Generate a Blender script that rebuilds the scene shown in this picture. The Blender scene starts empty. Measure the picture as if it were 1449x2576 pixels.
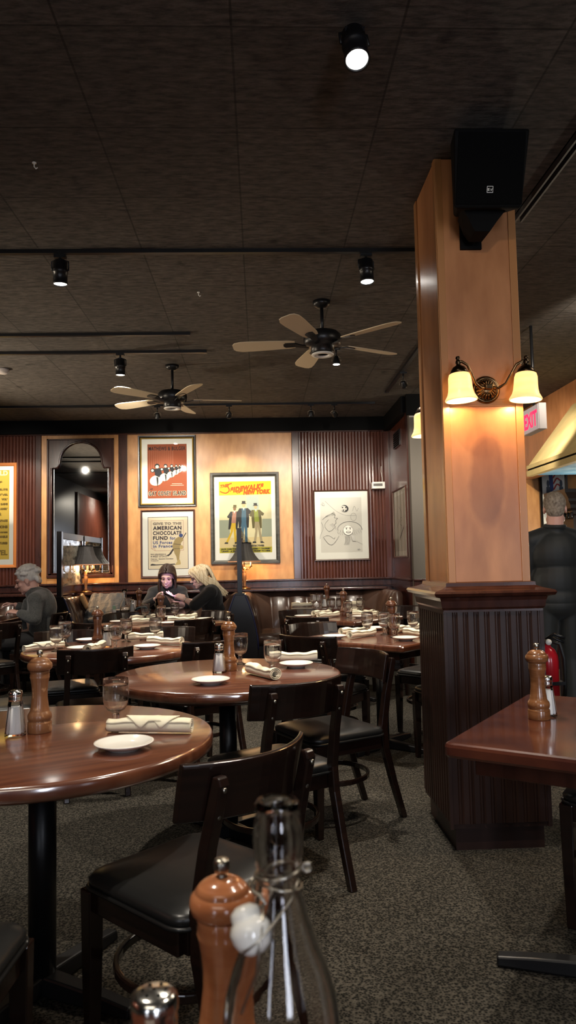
import bpy, math, random
from mathutils import Vector, Matrix
random.seed(7)
PI = math.pi
SC = bpy.context.scene
COL = SC.collection

# ------------------------------------------------------------------ camera, world, exposure
def make_camera():
    psi, th, ro = math.radians(2.22), math.radians(3.92), math.radians(1.163)
    f = Vector((math.sin(psi)*math.cos(th), math.cos(psi)*math.cos(th), math.sin(th)))
    r0 = Vector((math.cos(psi), -math.sin(psi), 0)); u0 = r0.cross(f)
    u = math.cos(ro)*u0 + math.sin(ro)*r0
    r = math.cos(ro)*r0 - math.sin(ro)*u0
    cd = bpy.data.cameras.new('camera'); co = bpy.data.objects.new('camera', cd); COL.objects.link(co)
    m = Matrix((r, u, -f)).transposed().to_4x4(); m.translation = (0, 0, 1.29)
    co.matrix_world = m
    cd.sensor_fit = 'VERTICAL'; cd.sensor_height = 36.0; cd.sensor_width = 20.25
    cd.lens = 1850/2576*36
    cd.clip_start = .02; cd.clip_end = 100
    cd.dof.use_dof = True; cd.dof.focus_distance = 4.5; cd.dof.aperture_fstop = 7.5
    SC.camera = co
make_camera()
SC.view_settings.view_transform = 'Standard'; SC.view_settings.look = 'None'
SC.view_settings.gamma = 1; SC.view_settings.use_curve_mapping = False
SC.view_settings.exposure = 0.6
w = bpy.data.worlds.new('world'); SC.world = w; w.use_nodes = True
w.node_tree.nodes['Background'].inputs[0].default_value = (.9, .95, 1, 1)
w.node_tree.nodes['Background'].inputs[1].default_value = .012
cy = SC.cycles
cy.max_bounces = 8; cy.diffuse_bounces = 2; cy.glossy_bounces = 3; cy.transmission_bounces = 8; cy.transparent_max_bounces = 10
cy.caustics_reflective = False; cy.caustics_refractive = False; cy.sample_clamp_indirect = 3.0
cy.use_adaptive_sampling = True; cy.adaptive_threshold = .03
cy.use_denoising = True

def spot(name, loc, tgt, watt, deg, col=(1, .86, .68), blend=.5, size=.03):
    d = bpy.data.lights.new(name, 'SPOT'); d.energy = watt; d.spot_size = math.radians(deg); d.spot_blend = blend
    d.color = col; d.shadow_soft_size = size
    o = bpy.data.objects.new(name, d); COL.objects.link(o); o.location = loc
    o.rotation_euler = (Vector(tgt)-Vector(loc)).to_track_quat('-Z', 'Y').to_euler()
def point(name, loc, watt, col=(1, .62, .28), size=.02):
    d = bpy.data.lights.new(name, 'POINT'); d.energy = watt; d.color = col; d.shadow_soft_size = size
    o = bpy.data.objects.new(name, d); COL.objects.link(o); o.location = loc
def area(name, loc, tgt, watt, sx, sy, col=(1, .85, .66), spread=180):
    d = bpy.data.lights.new(name, 'AREA'); d.energy = watt; d.color = col; d.shape = 'RECTANGLE'; d.size = sx; d.size_y = sy; d.spread = math.radians(spread)
    o = bpy.data.objects.new(name, d); COL.objects.link(o); o.location = loc
    o.rotation_euler = (Vector(tgt)-Vector(loc)).to_track_quat('-Z', 'Y').to_euler()
# light from outside the frame: added fill lights, and daylight from the front windows
area('ceiling_fill_behind', (-.6, -1.2, 3.1), (.2, 2.2, .9), 16, 1.8, 1.2, (1, .88, .72))  # unseen fill panel added to lift the near surfaces
for wx, ww in ((1.1, .8), (3.95, .8), (-1.72, .3)):        # evening daylight through the front windows behind the viewer
    area('front_window_light', (wx, -2.93, 1.65), (wx, 3, 1.55), 13*ww, ww-.06, 1.7, (.82, .87, 1), 75)
spot('pillar_fill', (.35, .3, 3.0), (1.05, 3.35, 1.95), 32, 46, (1, .86, .66), .8, .05)  # added spot that brightens the pillar front, no fixture
area('ceiling_fill_right', (2.9, 3.4, 3.1), (2.4, 4.2, 0), 24, 1.0, 1.0)  # unseen fill added for the right side of the room
spot('downlight_or_fill', (-3.0, .6, 2.97), (-4.2, .9, 1.7), 300, 130, (1, .9, .76), .8, .05)  # added spot, lights the left wall that the mirror reflects
spot('downlight_or_fill', (-2.8, 5.2, 2.97), (-4.0, 5.6, 1.4), 120, 120, (1, .9, .76), .8, .05)  # second added spot for the left wall, farther back
WARM = (1, .80, .56); NEUT = (1, .90, .76)
# downlights at the hanging fixtures; the ones out of view are added fill
for i, (x, y, W) in enumerate(((.38, 2.45, 105), (-1.17, 4.36, 160), (.68, 4.36, 155), (-1.2, 6.45, 150), (.7, 6.35, 150), (-2.6, 6.0, 110), (-.9, 1.2, 70), (1.3, 1.0, 50))):
    spot('downlight_or_fill', (x, y, 2.965), (x*.95, y+.05, 0), W, 100, NEUT, .8, .035)
# unseen uplights added at the left to brighten the far ceiling
spot('ceiling_fill_uplight', (-4.0, 4.4, 1.95), (-1.0, 6.0, 3.19), 170, 95, (1, .84, .64), .9, .05)
spot('ceiling_fill_uplight', (-4.0, 7.4, 1.95), (-.6, 7.4, 3.19), 190, 95, (1, .84, .64), .9, .05)
# picture lights from the back track
for x, tx, tz, W, a, c in ((-1.19, -1.2, 1.6, 70, 80, NEUT), (.63, .80, 1.5, 26, 84, NEUT), (-.34, -.22, 1.8, 55, 72, (1, .86, .58)), (-3.1, -3.2, 1.6, 60, 80, NEUT), (.95, 1.15, 1.6, 26, 80, NEUT), (-2.3, -2.3, 1.2, 34, 80, NEUT)):
    spot('picture_light', (x, 8.60, 2.985), (tx, 9.66, tz), W, a, c, .55, .02)
# wash spots added near the middle track, without fixtures, to brighten the pictures
for x, tx, W in ((-3.0, -3.1, 170), (-1.3, -1.2, 260), (.35, -.1, 150), (1.0, 1.1, 140)):
    spot('wall_wash_fill', (x, 6.50, 2.95), (tx, 9.66, 1.75), W, 52, NEUT, .7, .04)
spot('picture_light', (1.46, 7.2, 2.98), (1.73, 8.6, 1.7), 40, 70, NEUT, .4, .02)
spot('bar_light', (2.5, 6.6, 3.0), (3.2, 9.3, 1.5), 160, 80, NEUT, .6, .05)
spot('bar_light', (2.35, 4.6, 3.0), (3.1, 7.2, 2.5), 90, 70, NEUT, .6, .05)
point('back_bar_lamp', (3.75, 7.6, 1.45), 42, (1, .86, .66), .08)

# ------------------------------------------------------------------ mesh helpers
class MB:
    def __init__(s): s.v = []; s.f = []; s.m = []; s.s = []
    def add(s, vs, fs, mi=0, sm=False, mat=None):
        n = len(s.v)
        s.v += [tuple(mat @ Vector(p)) if mat else tuple(p) for p in vs]
        for f in fs:
            s.f.append(tuple(i+n for i in f)); s.m.append(mi); s.s.append(sm)
        return s
    def box(s, c, d, mi=0, rz=0, mat=None):
        x, y, z = d[0]/2, d[1]/2, d[2]/2
        vs = [(-x,-y,-z),(x,-y,-z),(x,y,-z),(-x,y,-z),(-x,-y,z),(x,-y,z),(x,y,z),(-x,y,z)]
        m = Matrix.Translation(c) @ Matrix.Rotation(rz, 4, 'Z')
        if mat: m = mat @ m
        return s.add(vs, [(3,2,1,0),(4,5,6,7),(0,1,5,4),(1,2,6,5),(2,3,7,6),(3,0,4,7)], mi, False, m)
    def b2(s, x0, x1, y0, y1, z0, z1, mi=0):
        return s.box(((x0+x1)/2, (y0+y1)/2, (z0+z1)/2), (x1-x0, y1-y0, z1-z0), mi)
    def lathe(s, prof, n=24, mi=0, mat=None, sm=True, closed=False):
        vs = []; fs = []; k = len(prof)
        for r, z in prof:
            for j in range(n):
                a = 2*PI*j/n; vs.append((r*math.cos(a), r*math.sin(a), z))
        for i in range(k if closed else k-1):
            i2 = (i+1) % k
            for j in range(n):
                j2 = (j+1) % n
                fs.append((i*n+j, i*n+j2, i2*n+j2, i2*n+j))
        if not closed:
            if prof[0][0] > 1e-6: fs.append(tuple(range(n-1, -1, -1)))
            if prof[-1][0] > 1e-6: fs.append(tuple((k-1)*n+j for j in range(n)))
        return s.add(vs, fs, mi, sm, mat)
    def tube(s, pts, r, n=8, mi=0, sm=True, caps=True, mat=None):
        pts = [Vector(p) for p in pts]; rs = r if isinstance(r, (list, tuple)) else [r]*len(pts)
        vs = []; fs = []; up = None
        for i, p in enumerate(pts):
            t = (pts[min(i+1, len(pts)-1)]-pts[max(i-1, 0)]).normalized()
            if up is None:
                up = Vector((0, 0, 1)) if abs(t.z) < .9 else Vector((1, 0, 0))
            a = t.cross(up).normalized(); b = a.cross(t).normalized(); up = b
            for j in range(n):
                q = 2*PI*j/n; vs.append(p + rs[i]*(math.cos(q)*a + math.sin(q)*b))
        k = len(pts)
        for i in range(k-1):
            for j in range(n):
                fs.append((i*n+j, i*n+(j+1) % n, (i+1)*n+(j+1) % n, (i+1)*n+j))
        if caps:
            fs.append(tuple(range(n-1, -1, -1))); fs.append(tuple((k-1)*n+j for j in range(n)))
        return s.add(vs, fs, mi, sm, mat)
    def ell(s, c, r, mi=0, n=16, k=10, mat=None):
        vs = [(c[0], c[1], c[2]-r[2])]; fs = []
        for i in range(1, k):
            a = -PI/2+PI*i/k
            for j in range(n):
                q = 2*PI*j/n; vs.append((c[0]+r[0]*math.cos(a)*math.cos(q), c[1]+r[1]*math.cos(a)*math.sin(q), c[2]+r[2]*math.sin(a)))
        vs.append((c[0], c[1], c[2]+r[2])); L = len(vs)-1
        for j in range(n): fs.append((0, 1+(j+1) % n, 1+j)); fs.append((L, 1+(k-2)*n+j, 1+(k-2)*n+(j+1) % n))
        for i in range(k-2):
            for j in range(n):
                fs.append((1+i*n+j, 1+i*n+(j+1) % n, 1+(i+1)*n+(j+1) % n, 1+(i+1)*n+j))
        return s.add(vs, fs, mi, True, mat)
    def cap(s, a, b, ra, rb, mi=0, n=14):
        a = Vector(a); b = Vector(b)
        s.ell(a, (ra,)*3, mi, n, 8); s.ell(b, (rb,)*3, mi, n, 8)
        return s.tube([a, b], [ra, rb], n, mi)
    def loft(s, rings, mi=0, sm=False, closed=True, caps=True, mat=None):
        n = len(rings[0]); vs = [p for r in rings for p in r]; fs = []
        for i in range(len(rings)-1):
            for j in range(n if closed else n-1):
                j2 = (j+1) % n
                fs.append((i*n+j, i*n+j2, (i+1)*n+j2, (i+1)*n+j))
        if caps and closed:
            fs.append(tuple(range(n-1, -1, -1))); fs.append(tuple((len(rings)-1)*n+j for j in range(n)))
        return s.add(vs, fs, mi, sm, mat)
    def prism(s, poly, y0, y1, mi=0, mat=None):   # polygon in XZ, extruded along Y
        a = [(x, y0, z) for x, z in poly]; b = [(x, y1, z) for x, z in poly]
        return s.loft([a, b], mi, False, True, True, mat)
    def flat(s, poly, y, mi=0, mat=None):          # flat polygon facing -Y
        return s.add([(x, y, z) for x, z in poly], [tuple(range(len(poly)))], mi, False, mat)
    def build(s, name, mats, parent=None, bev=0, seg=2, shade=None):
        me = bpy.data.meshes.new(name); me.from_pydata(s.v, [], s.f)
        for m in (mats if isinstance(mats, (list, tuple)) else [mats]): me.materials.append(m)
        me.polygons.foreach_set('material_index', s.m)
        me.polygons.foreach_set('use_smooth', s.s if shade is None else [shade]*len(s.f))
        me.update()
        return link(name, me, parent, bev, seg)
def link(name, me, parent=None, bev=0, seg=2):
    o = bpy.data.objects.new(name, me); COL.objects.link(o)
    if parent: o.parent = parent
    if bev:
        m = o.modifiers.new('bevel', 'BEVEL'); m.width = bev; m.segments = seg; m.limit_method = 'ANGLE'; m.angle_limit = math.radians(40)
    return o
def thing(name, label, cat, loc=(0, 0, 0), rz=0, group=None):
    o = bpy.data.objects.new(name, None); COL.objects.link(o); o.empty_display_size = .05
    o.location = loc; o.rotation_euler = (0, 0, rz)
    return tag(o, label, cat, group)
def tag(o, label, cat, group=None):
    o['label'] = label; o['category'] = cat
    if group: o['group'] = group
    return o
def struct(o):
    o['kind'] = 'structure'; return o
def dup(root, loc, rz, label, group=None, scale=None):
    r = root.copy(); COL.objects.link(r); r.location = loc; r.rotation_euler = (0, 0, rz); r['label'] = label
    if group: r['group'] = group
    if scale: r.scale = (scale,)*3
    for ch in KIDS.setdefault(root.name, [c for c in bpy.data.objects if c.parent == root]):
        c = ch.copy(); COL.objects.link(c); c.parent = r
        for g in KIDS.setdefault(ch.name, [q for q in bpy.data.objects if q.parent == ch]):
            d = g.copy(); COL.objects.link(d); d.parent = c
    return r
KIDS = {}
def rrect(w, d, r, z, n=6, ox=0, oy=0):
    out = []
    for cx, cy_, a0 in ((w/2-r, d/2-r, 0), (-w/2+r, d/2-r, PI/2), (-w/2+r, -d/2+r, PI), (w/2-r, -d/2+r, 1.5*PI)):
        for i in range(n+1):
            a = a0+PI/2*i/n; out.append((ox+cx+r*math.cos(a), oy+cy_+r*math.sin(a), z))
    return out
def face(dx, dy): return math.atan2(-dx, dy)

# ------------------------------------------------------------------ materials
MATS = {}
def mat(name, col, rough=.5, metal=0, coat=0, emit=None, es=0, spec=.5, trans=0, ior=1.45, noise=None, bump=None, sheen=0, coatr=.05):
    m = bpy.data.materials.new(name); m.use_nodes = True; MATS[name] = m
    nt = m.node_tree; b = nt.nodes['Principled BSDF']
    b.inputs['Base Color'].default_value = (*col, 1); b.inputs['Roughness'].default_value = rough; b.inputs['Metallic'].default_value = metal
    b.inputs['Coat Weight'].default_value = coat; b.inputs['Coat Roughness'].default_value = coatr
    b.inputs['Specular IOR Level'].default_value = spec; b.inputs['Transmission Weight'].default_value = trans; b.inputs['IOR'].default_value = ior
    b.inputs['Sheen Weight'].default_value = sheen
    if emit: b.inputs['Emission Color'].default_value = (*emit, 1); b.inputs['Emission Strength'].default_value = es
    if noise or bump:
        tc = nt.nodes.new('ShaderNodeTexCoord')
    if noise:      # (scale xyz, colour2, lo, hi, detail)
        sc, c2, lo, hi, det = noise
        mp = nt.nodes.new('ShaderNodeMapping'); mp.inputs['Scale'].default_value = sc
        nz = nt.nodes.new('ShaderNodeTexNoise'); nz.inputs['Scale'].default_value = 1; nz.inputs['Detail'].default_value = det
        rp = nt.nodes.new('ShaderNodeValToRGB'); rp.color_ramp.elements[0].position = lo; rp.color_ramp.elements[1].position = hi
        rp.color_ramp.elements[0].color = (*col, 1); rp.color_ramp.elements[1].color = (*c2, 1)
        nt.links.new(tc.outputs['Object'], mp.inputs[0]); nt.links.new(mp.outputs[0], nz.inputs['Vector'])
        nt.links.new(nz.outputs['Fac'], rp.inputs[0]); nt.links.new(rp.outputs[0], b.inputs['Base Color'])
    if bump:       # (scale xyz, strength, distance)
        sc, st, di = bump
        mp = nt.nodes.new('ShaderNodeMapping'); mp.inputs['Scale'].default_value = sc
        nz = nt.nodes.new('ShaderNodeTexNoise'); nz.inputs['Scale'].default_value = 1; nz.inputs['Detail'].default_value = 5
        bp = nt.nodes.new('ShaderNodeBump'); bp.inputs['Strength'].default_value = st; bp.inputs['Distance'].default_value = di
        nt.links.new(tc.outputs['Object'], mp.inputs[0]); nt.links.new(mp.outputs[0], nz.inputs['Vector'])
        nt.links.new(nz.outputs['Fac'], bp.inputs['Height']); nt.links.new(bp.outputs[0], b.inputs['Normal'])
    return m
chair_wood = mat('chair_wood', (.008, .0040, .0030), .26, coat=.35, coatr=.12, noise=((6, 6, 60), (.017, .007, .0045), .3, .8, 3))
table_wood = mat('table_wood', (.095, .026, .012), .3, coat=1, coatr=.15, noise=((3, 38, 3), (.185, .062, .028), .35, .72, 4), bump=((4, 60, 4), .06, .002))
table_wood.node_tree.nodes['Principled BSDF'].inputs['Coat IOR'].default_value = 2.6
red_wood = mat('red_table_wood', (.050, .013, .009), .22, coat=.8, coatr=.10, noise=((9, 5, 5), (.115, .032, .015), .35, .75, 5))
maple = mat('maple_veneer', (.40, .175, .052), .38, coat=.2, coatr=.25, noise=((16, 16, 5), (.55, .275, .092), .3, .72, 8))
pillar_wood = mat('pillar_maple', (.31, .122, .043), .38, coat=.15, coatr=.25, noise=((10, 10, 3.2), (.47, .205, .080), .30, .72, 9))
pillar_trim = mat('pillar_trim', (.36, .16, .055), .35, coat=.2)
def stain(m):      # old water stain on the pillar veneer
    nt = m.node_tree; b = nt.nodes['Principled BSDF']; src = b.inputs['Base Color'].links[0].from_socket
    tc = nt.nodes.new('ShaderNodeTexCoord'); nz = nt.nodes.new('ShaderNodeTexNoise'); nz.inputs['Scale'].default_value = 5; nz.inputs['Detail'].default_value = 5
    ad = nt.nodes.new('ShaderNodeVectorMath'); ad.operation = 'MULTIPLY_ADD'; ad.inputs[1].default_value = (.10, 0, .12)
    nt.links.new(tc.outputs['Object'], nz.inputs['Vector']); nt.links.new(nz.outputs['Color'], ad.inputs[0]); nt.links.new(tc.outputs['Object'], ad.inputs[2])
    mp = nt.nodes.new('ShaderNodeMapping'); mp.inputs['Location'].default_value = (-1.105*11, -3.35*3, -1.71*4.2); mp.inputs['Scale'].default_value = (11, 3, 4.2)
    ln = nt.nodes.new('ShaderNodeVectorMath'); ln.operation = 'LENGTH'; rp = nt.nodes.new('ShaderNodeValToRGB')
    rp.color_ramp.elements[0].position = .80; rp.color_ramp.elements[1].position = 1.0; rp.color_ramp.elements[0].color = (.70, .66, .66, 1)
    mx = nt.nodes.new('ShaderNodeMixRGB'); mx.blend_type = 'MULTIPLY'; mx.inputs[0].default_value = 1
    nt.links.new(ad.outputs[0], mp.inputs[0]); nt.links.new(mp.outputs[0], ln.inputs[0]); nt.links.new(ln.outputs['Value'], rp.inputs[0])
    nt.links.new(src, mx.inputs[1]); nt.links.new(rp.outputs[0], mx.inputs[2]); nt.links.new(mx.outputs[0], b.inputs['Base Color'])
stain(pillar_wood)
bead_red = mat('red_brown_beadboard', (.055, .014, .008), .26, coat=.35, coatr=.12, noise=((14, 14, 2.2), (.105, .030, .016), .3, .75, 5))
dark_wood = mat('dark_mahogany', (.028, .008, .005), .25, coat=.35, coatr=.12, noise=((20, 20, 3), (.055, .017, .010), .3, .75, 4))
wains = mat('dark_wainscot', (.016, .0065, .0045), .42, coat=.05, spec=.35, noise=((16, 16, 2), (.030, .013, .009), .3, .75, 4))
black = mat('black_paint', (.0025, .0025, .0025), .7, spec=.12)
black_metal = mat('black_metal', (.008, .008, .009), .35, metal=.2)
black_gloss = mat('black_gloss_wood', (.006, .004, .004), .3)
vinyl = mat('black_vinyl', (.012, .012, .012), .34, coat=.2, coatr=.25, bump=((60, 60, 60), .06, .002))
leather = mat('brown_leather', (.055, .030, .022), .27, coat=.25, coatr=.15, noise=((5, 5, 5), (.09, .05, .035), .3, .75, 4), bump=((26, 26, 18), .12, .01))
cream_ceramic = mat('white_ceramic', (.82, .80, .74), .12, coat=.5)
linen = mat('cream_linen', (.82, .75, .55), .85, noise=((30, 30, 30), (.90, .84, .66), .3, .7, 3), bump=((90, 90, 90), .25, .002))
mill_wood = mat('mill_wood', (.16, .06, .02), .25, coat=.4, coatr=.1, noise=((18, 18, 90), (.27, .115, .045), .3, .75, 3))
mill_dark = mat('mill_dark_wood', (.075, .025, .012), .25, coat=.4, coatr=.1, noise=((18, 18, 90), (.12, .045, .02), .3, .75, 3))
mill_orange = mat('mill_orange_wood', (.44, .15, .060), .22, coat=.5, coatr=.1, noise=((14, 14, 60), (.60, .25, .11), .3, .75, 3))
mill_worn = mat('mill_worn_wood', (.19, .08, .033), .35, coat=.2, noise=((40, 40, 24), (.45, .25, .13), .6, .7, 4))
steel = mat('steel', (.75, .74, .70), .18, metal=1)
dull_steel = mat('dull_steel', (.40, .37, .31), .3, metal=1)
brass = mat('antique_brass', (.13, .075, .035), .28, metal=1, noise=((20, 20, 20), (.30, .18, .08), .4, .7, 3))
gold = mat('gilt', (.42, .28, .07), .35, metal=.8)
salt_m = mat('salt', (.92, .90, .88), .9)
glass = mat('clear_glass', (1, 1, 1), .0, trans=1, ior=1.46)
white_mat = mat('white_matboard', (.83, .82, .74), .8)
frame_dark = mat('dark_grey_frame', (.020, .019, .015), .4, noise=((8, 8, 30), (.05, .047, .038), .35, .7, 3))
frame_black = mat('black_frame', (.010, .008, .006), .3)
frame_brown = mat('brown_frame', (.055, .018, .010), .3)
frame_orange = mat('orange_wood_frame', (.50, .17, .045), .3, coat=.3)
skin = mat('skin', (.60, .36, .27), .5)
skin_w = mat('skin_pale', (.70, .46, .40), .5)
skin_o = mat('skin_ruddy', (.66, .38, .31), .5)
hair_grey = mat('white_hair', (.62, .59, .55), .6, noise=((60, 60, 20), (.80, .78, .74), .3, .7, 3))
hair_dark = mat('dark_brown_hair', (.028, .016, .012), .4, noise=((80, 80, 10), (.07, .045, .035), .4, .75, 3))
hair_blond = mat('blonde_hair', (.58, .43, .24), .45, noise=((70, 70, 10), (.90, .76, .52), .3, .65, 3))
hair_salt = mat('grey_brown_hair', (.13, .10, .075), .7, noise=((50, 50, 50), (.34, .29, .23), .3, .7, 3))
black_knit = mat('black_knit', (.012, .012, .013), .85, sheen=.2, bump=((90, 90, 90), .3, .003))
grey_knit = mat('charcoal_cardigan', (.040, .042, .040), .9, sheen=.4, noise=((120, 120, 120), (.10, .10, .095), .3, .7, 2), bump=((70, 70, 70), .4, .004))
black_shirt = mat('black_shirt', (.010, .013, .014), .6, sheen=.1)
jacket_m = mat('charcoal_jacket_cloth', (.026, .028, .030), .6, sheen=.3, bump=((14, 14, 14), .8, .03))
lip = mat('lips', (.30, .07, .07), .4)
teeth = mat('teeth', (.85, .82, .76), .3)
trouser_m = mat('dark_trousers', (.014, .014, .016), .8)
eye_dark = mat('dark_eye', (.02, .012, .01), .2)
red_paint = mat('red_enamel', (.45, .012, .02), .22, coat=.4)
rubber = mat('black_rubber', (.012, .012, .012), .5)
yellow_label = mat('tan_label', (.62, .44, .20), .5)
grey_wall = mat('grey_brown_paint', (.095, .083, .068), .8, bump=((60, 60, 60), .15, .003))
hood_m = mat('olive_gold_hood', (.34, .25, .10), .6, noise=((5, 5, 5), (.42, .32, .14), .35, .7, 4))
fan_blade = mat('cream_fan_blade', (.58, .47, .31), .5)
white_plastic = mat('white_plastic', (.72, .70, .64), .4)
grey_plastic = mat('grey_plastic', (.42, .38, .36), .4)
lamp_shade_m = mat('black_pleated_shade', (.030, .027, .026), .7, bump=((40, 40, 2), .5, .004))
candle_m = mat('ivory_candle_sleeve', (.75, .5, .3), .5)
wood_stem = mat('orange_turned_wood', (.48, .20, .07), .3, coat=.3)
spot_lens = mat('lit_lens', (1, 1, 1), .3, emit=(1, .97, .90), es=22)
spot_lens_dim = mat('dim_lens', (.5, .5, .5), .2)
exit_face = mat('exit_face', (.55, .50, .50), .4, emit=(1, .8, .8), es=.15)
exit_red = mat('exit_red', (.8, .02, .05), .4, emit=(1, .02, .08), es=1.3)
water = mat('water', (1, 1, 1), 0, trans=1, ior=1.33)
cola = mat('cola', (.03, .009, .004), .1)
phone_m = mat('phone_black', (.01, .01, .011), .2)
teal_m = mat('pale_teal_paper', (.25, .40, .44), .8)
green_m = mat('pale_green_paper', (.45, .66, .42), .8)
food_m = mat('browned_food', (.16, .06, .03), .6)
navy = mat('navy_piping', (.02, .022, .07), .4)
gold_fabric = mat('tan_leather', (.30, .17, .07), .4)

def mixglass(name, tint, f):
    m = bpy.data.materials.new(name); m.use_nodes = True; nt = m.node_tree; nt.nodes.clear()
    o = nt.nodes.new('ShaderNodeOutputMaterial'); t = nt.nodes.new('ShaderNodeBsdfTransparent'); g = nt.nodes.new('ShaderNodeBsdfGlossy')
    g.inputs['Roughness'].default_value = .02; t.inputs[0].default_value = (*tint, 1)
    x = nt.nodes.new('ShaderNodeMixShader'); fr = nt.nodes.new('ShaderNodeFresnel'); fr.inputs[0].default_value = f
    nt.links.new(fr.outputs[0], x.inputs[0]); nt.links.new(t.outputs[0], x.inputs[1]); nt.links.new(g.outputs[0], x.inputs[2]); nt.links.new(x.outputs[0], o.inputs[0])
    return m
thin_glass = mixglass('thin_glass', (.98, .98, .97), 1.25)
def goblet_mix():
    m = bpy.data.materials.new('goblet_glass'); m.use_nodes = True; nt = m.node_tree; b = nt.nodes['Principled BSDF']
    b.inputs['Base Color'].default_value = (1, 1, 1, 1); b.inputs['Roughness'].default_value = 0; b.inputs['Transmission Weight'].default_value = 1; b.inputs['IOR'].default_value = 1.45
    t = nt.nodes.new('ShaderNodeBsdfTransparent'); x = nt.nodes.new('ShaderNodeMixShader'); x.inputs[0].default_value = .12
    o = nt.nodes['Material Output']; nt.links.new(b.outputs[0], x.inputs[1]); nt.links.new(t.outputs[0], x.inputs[2]); nt.links.new(x.outputs[0], o.inputs[0])
    return m
goblet_m = goblet_mix()
pane = mixglass('picture_glass', (.98, .98, .97), 1.35)
def etched():
    m = mixglass('etched_glass', (.80, .80, .74), 1.3); nt = m.node_tree
    d = nt.nodes.new('ShaderNodeBsdfDiffuse'); d.inputs[0].default_value = (.80, .78, .70, 1)
    tl = nt.nodes.new('ShaderNodeBsdfTranslucent'); tl.inputs[0].default_value = (.80, .78, .70, 1)
    ad = nt.nodes.new('ShaderNodeMixShader'); nt.links.new(d.outputs[0], ad.inputs[1]); nt.links.new(tl.outputs[0], ad.inputs[2])
    tc = nt.nodes.new('ShaderNodeTexCoord'); mp = nt.nodes.new('ShaderNodeMapping'); mp.inputs['Scale'].default_value = (6, 5, 14)
    nz = nt.nodes.new('ShaderNodeTexNoise'); nz.inputs['Scale'].default_value = 1.3; rp = nt.nodes.new('ShaderNodeValToRGB')
    rp.color_ramp.elements[0].position = .40; rp.color_ramp.elements[1].position = .56
    rp.color_ramp.elements[0].color = (.12, .12, .12, 1); rp.color_ramp.elements[1].color = (.60, .60, .60, 1)
    nt.links.new(tc.outputs['Object'], mp.inputs[0]); nt.links.new(mp.outputs[0], nz.inputs['Vector']); nt.links.new(nz.outputs[0], rp.inputs[0])
    o = [n for n in nt.nodes if n.type == 'OUTPUT_MATERIAL'][0]; old = o.inputs[0].links[0].from_socket
    mx = nt.nodes.new('ShaderNodeMixShader'); nt.links.new(rp.outputs[0], mx.inputs[0]); nt.links.new(old, mx.inputs[1]); nt.links.new(ad.outputs[0], mx.inputs[2]); nt.links.new(mx.outputs[0], o.inputs[0])
    return m
etched_m = etched()
mirror_m = mat('mirror', (.80, .80, .78), .015, metal=1)
def shade_glass():
    m = bpy.data.materials.new('alabaster_glass'); m.use_nodes = True; nt = m.node_tree; b = nt.nodes['Principled BSDF']
    b.inputs['Base Color'].default_value = (.85, .66, .36, 1); b.inputs['Roughness'].default_value = .3
    tc = nt.nodes.new('ShaderNodeTexCoord'); mp = nt.nodes.new('ShaderNodeMapping'); mp.inputs['Scale'].default_value = (6, 6, 60); mp.inputs['Rotation'].default_value = (.12, .1, 0)
    nz = nt.nodes.new('ShaderNodeTexNoise'); nz.inputs['Scale'].default_value = 1; nz.inputs['Detail'].default_value = 3
    rp = nt.nodes.new('ShaderNodeValToRGB'); rp.color_ramp.elements[0].color = (1, .70, .36, 1); rp.color_ramp.elements[1].color = (1, .82, .52, 1)
    rp.color_ramp.elements[0].position = .35; rp.color_ramp.elements[1].position = .65
    nt.links.new(tc.outputs['Object'], mp.inputs[0]); nt.links.new(mp.outputs[0], nz.inputs['Vector']); nt.links.new(nz.outputs[0], rp.inputs[0])
    nt.links.new(rp.outputs[0], b.inputs['Emission Color']); b.inputs['Emission Strength'].default_value = .62
    b.inputs['Base Color'].default_value = (.75, .6, .36, 1)
    tl = nt.nodes.new('ShaderNodeBsdfTranslucent'); tl.inputs[0].default_value = (1, .75, .40, 1)
    mx = nt.nodes.new('ShaderNodeMixShader'); mx.inputs[0].default_value = .5; o = nt.nodes['Material Output']
    nt.links.new(b.outputs[0], mx.inputs[1]); nt.links.new(tl.outputs[0], mx.inputs[2]); nt.links.new(mx.outputs[0], o.inputs[0])
    return m
alabaster = shade_glass()

def carpet():
    m = bpy.data.materials.new('speckled_carpet'); m.use_nodes = True; nt = m.node_tree; b = nt.nodes['Principled BSDF']
    b.inputs['Roughness'].default_value = 1; b.inputs['Specular IOR Level'].default_value = .1
    tc = nt.nodes.new('ShaderNodeTexCoord')
    vo = nt.nodes.new('ShaderNodeTexVoronoi'); vo.inputs['Scale'].default_value = 125
    nz = nt.nodes.new('ShaderNodeTexNoise'); nz.inputs['Scale'].default_value = 70; nz.inputs['Detail'].default_value = 3
    ad = nt.nodes.new('ShaderNodeMath'); ad.operation = 'MULTIPLY'
    rp = nt.nodes.new('ShaderNodeValToRGB'); rp.color_ramp.elements[0].position = .12; rp.color_ramp.elements[1].position = .42
    rp.color_ramp.elements[0].color = (.008, .0075, .0065, 1); rp.color_ramp.elements[1].color = (.072, .064, .051, 1)
    nt.links.new(tc.outputs['Object'], vo.inputs['Vector']); nt.links.new(tc.outputs['Object'], nz.inputs['Vector'])
    nt.links.new(vo.outputs['Distance'], ad.inputs[0]); nt.links.new(nz.outputs['Fac'], ad.inputs[1]); nt.links.new(ad.outputs[0], rp.inputs[0])
    nt.links.new(rp.outputs[0], b.inputs['Base Color'])
    bp = nt.nodes.new('ShaderNodeBump'); bp.inputs['Strength'].default_value = .8; bp.inputs['Distance'].default_value = .006
    nt.links.new(ad.outputs[0], bp.inputs['Height']); nt.links.new(bp.outputs[0], b.inputs['Normal'])
    return m
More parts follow.
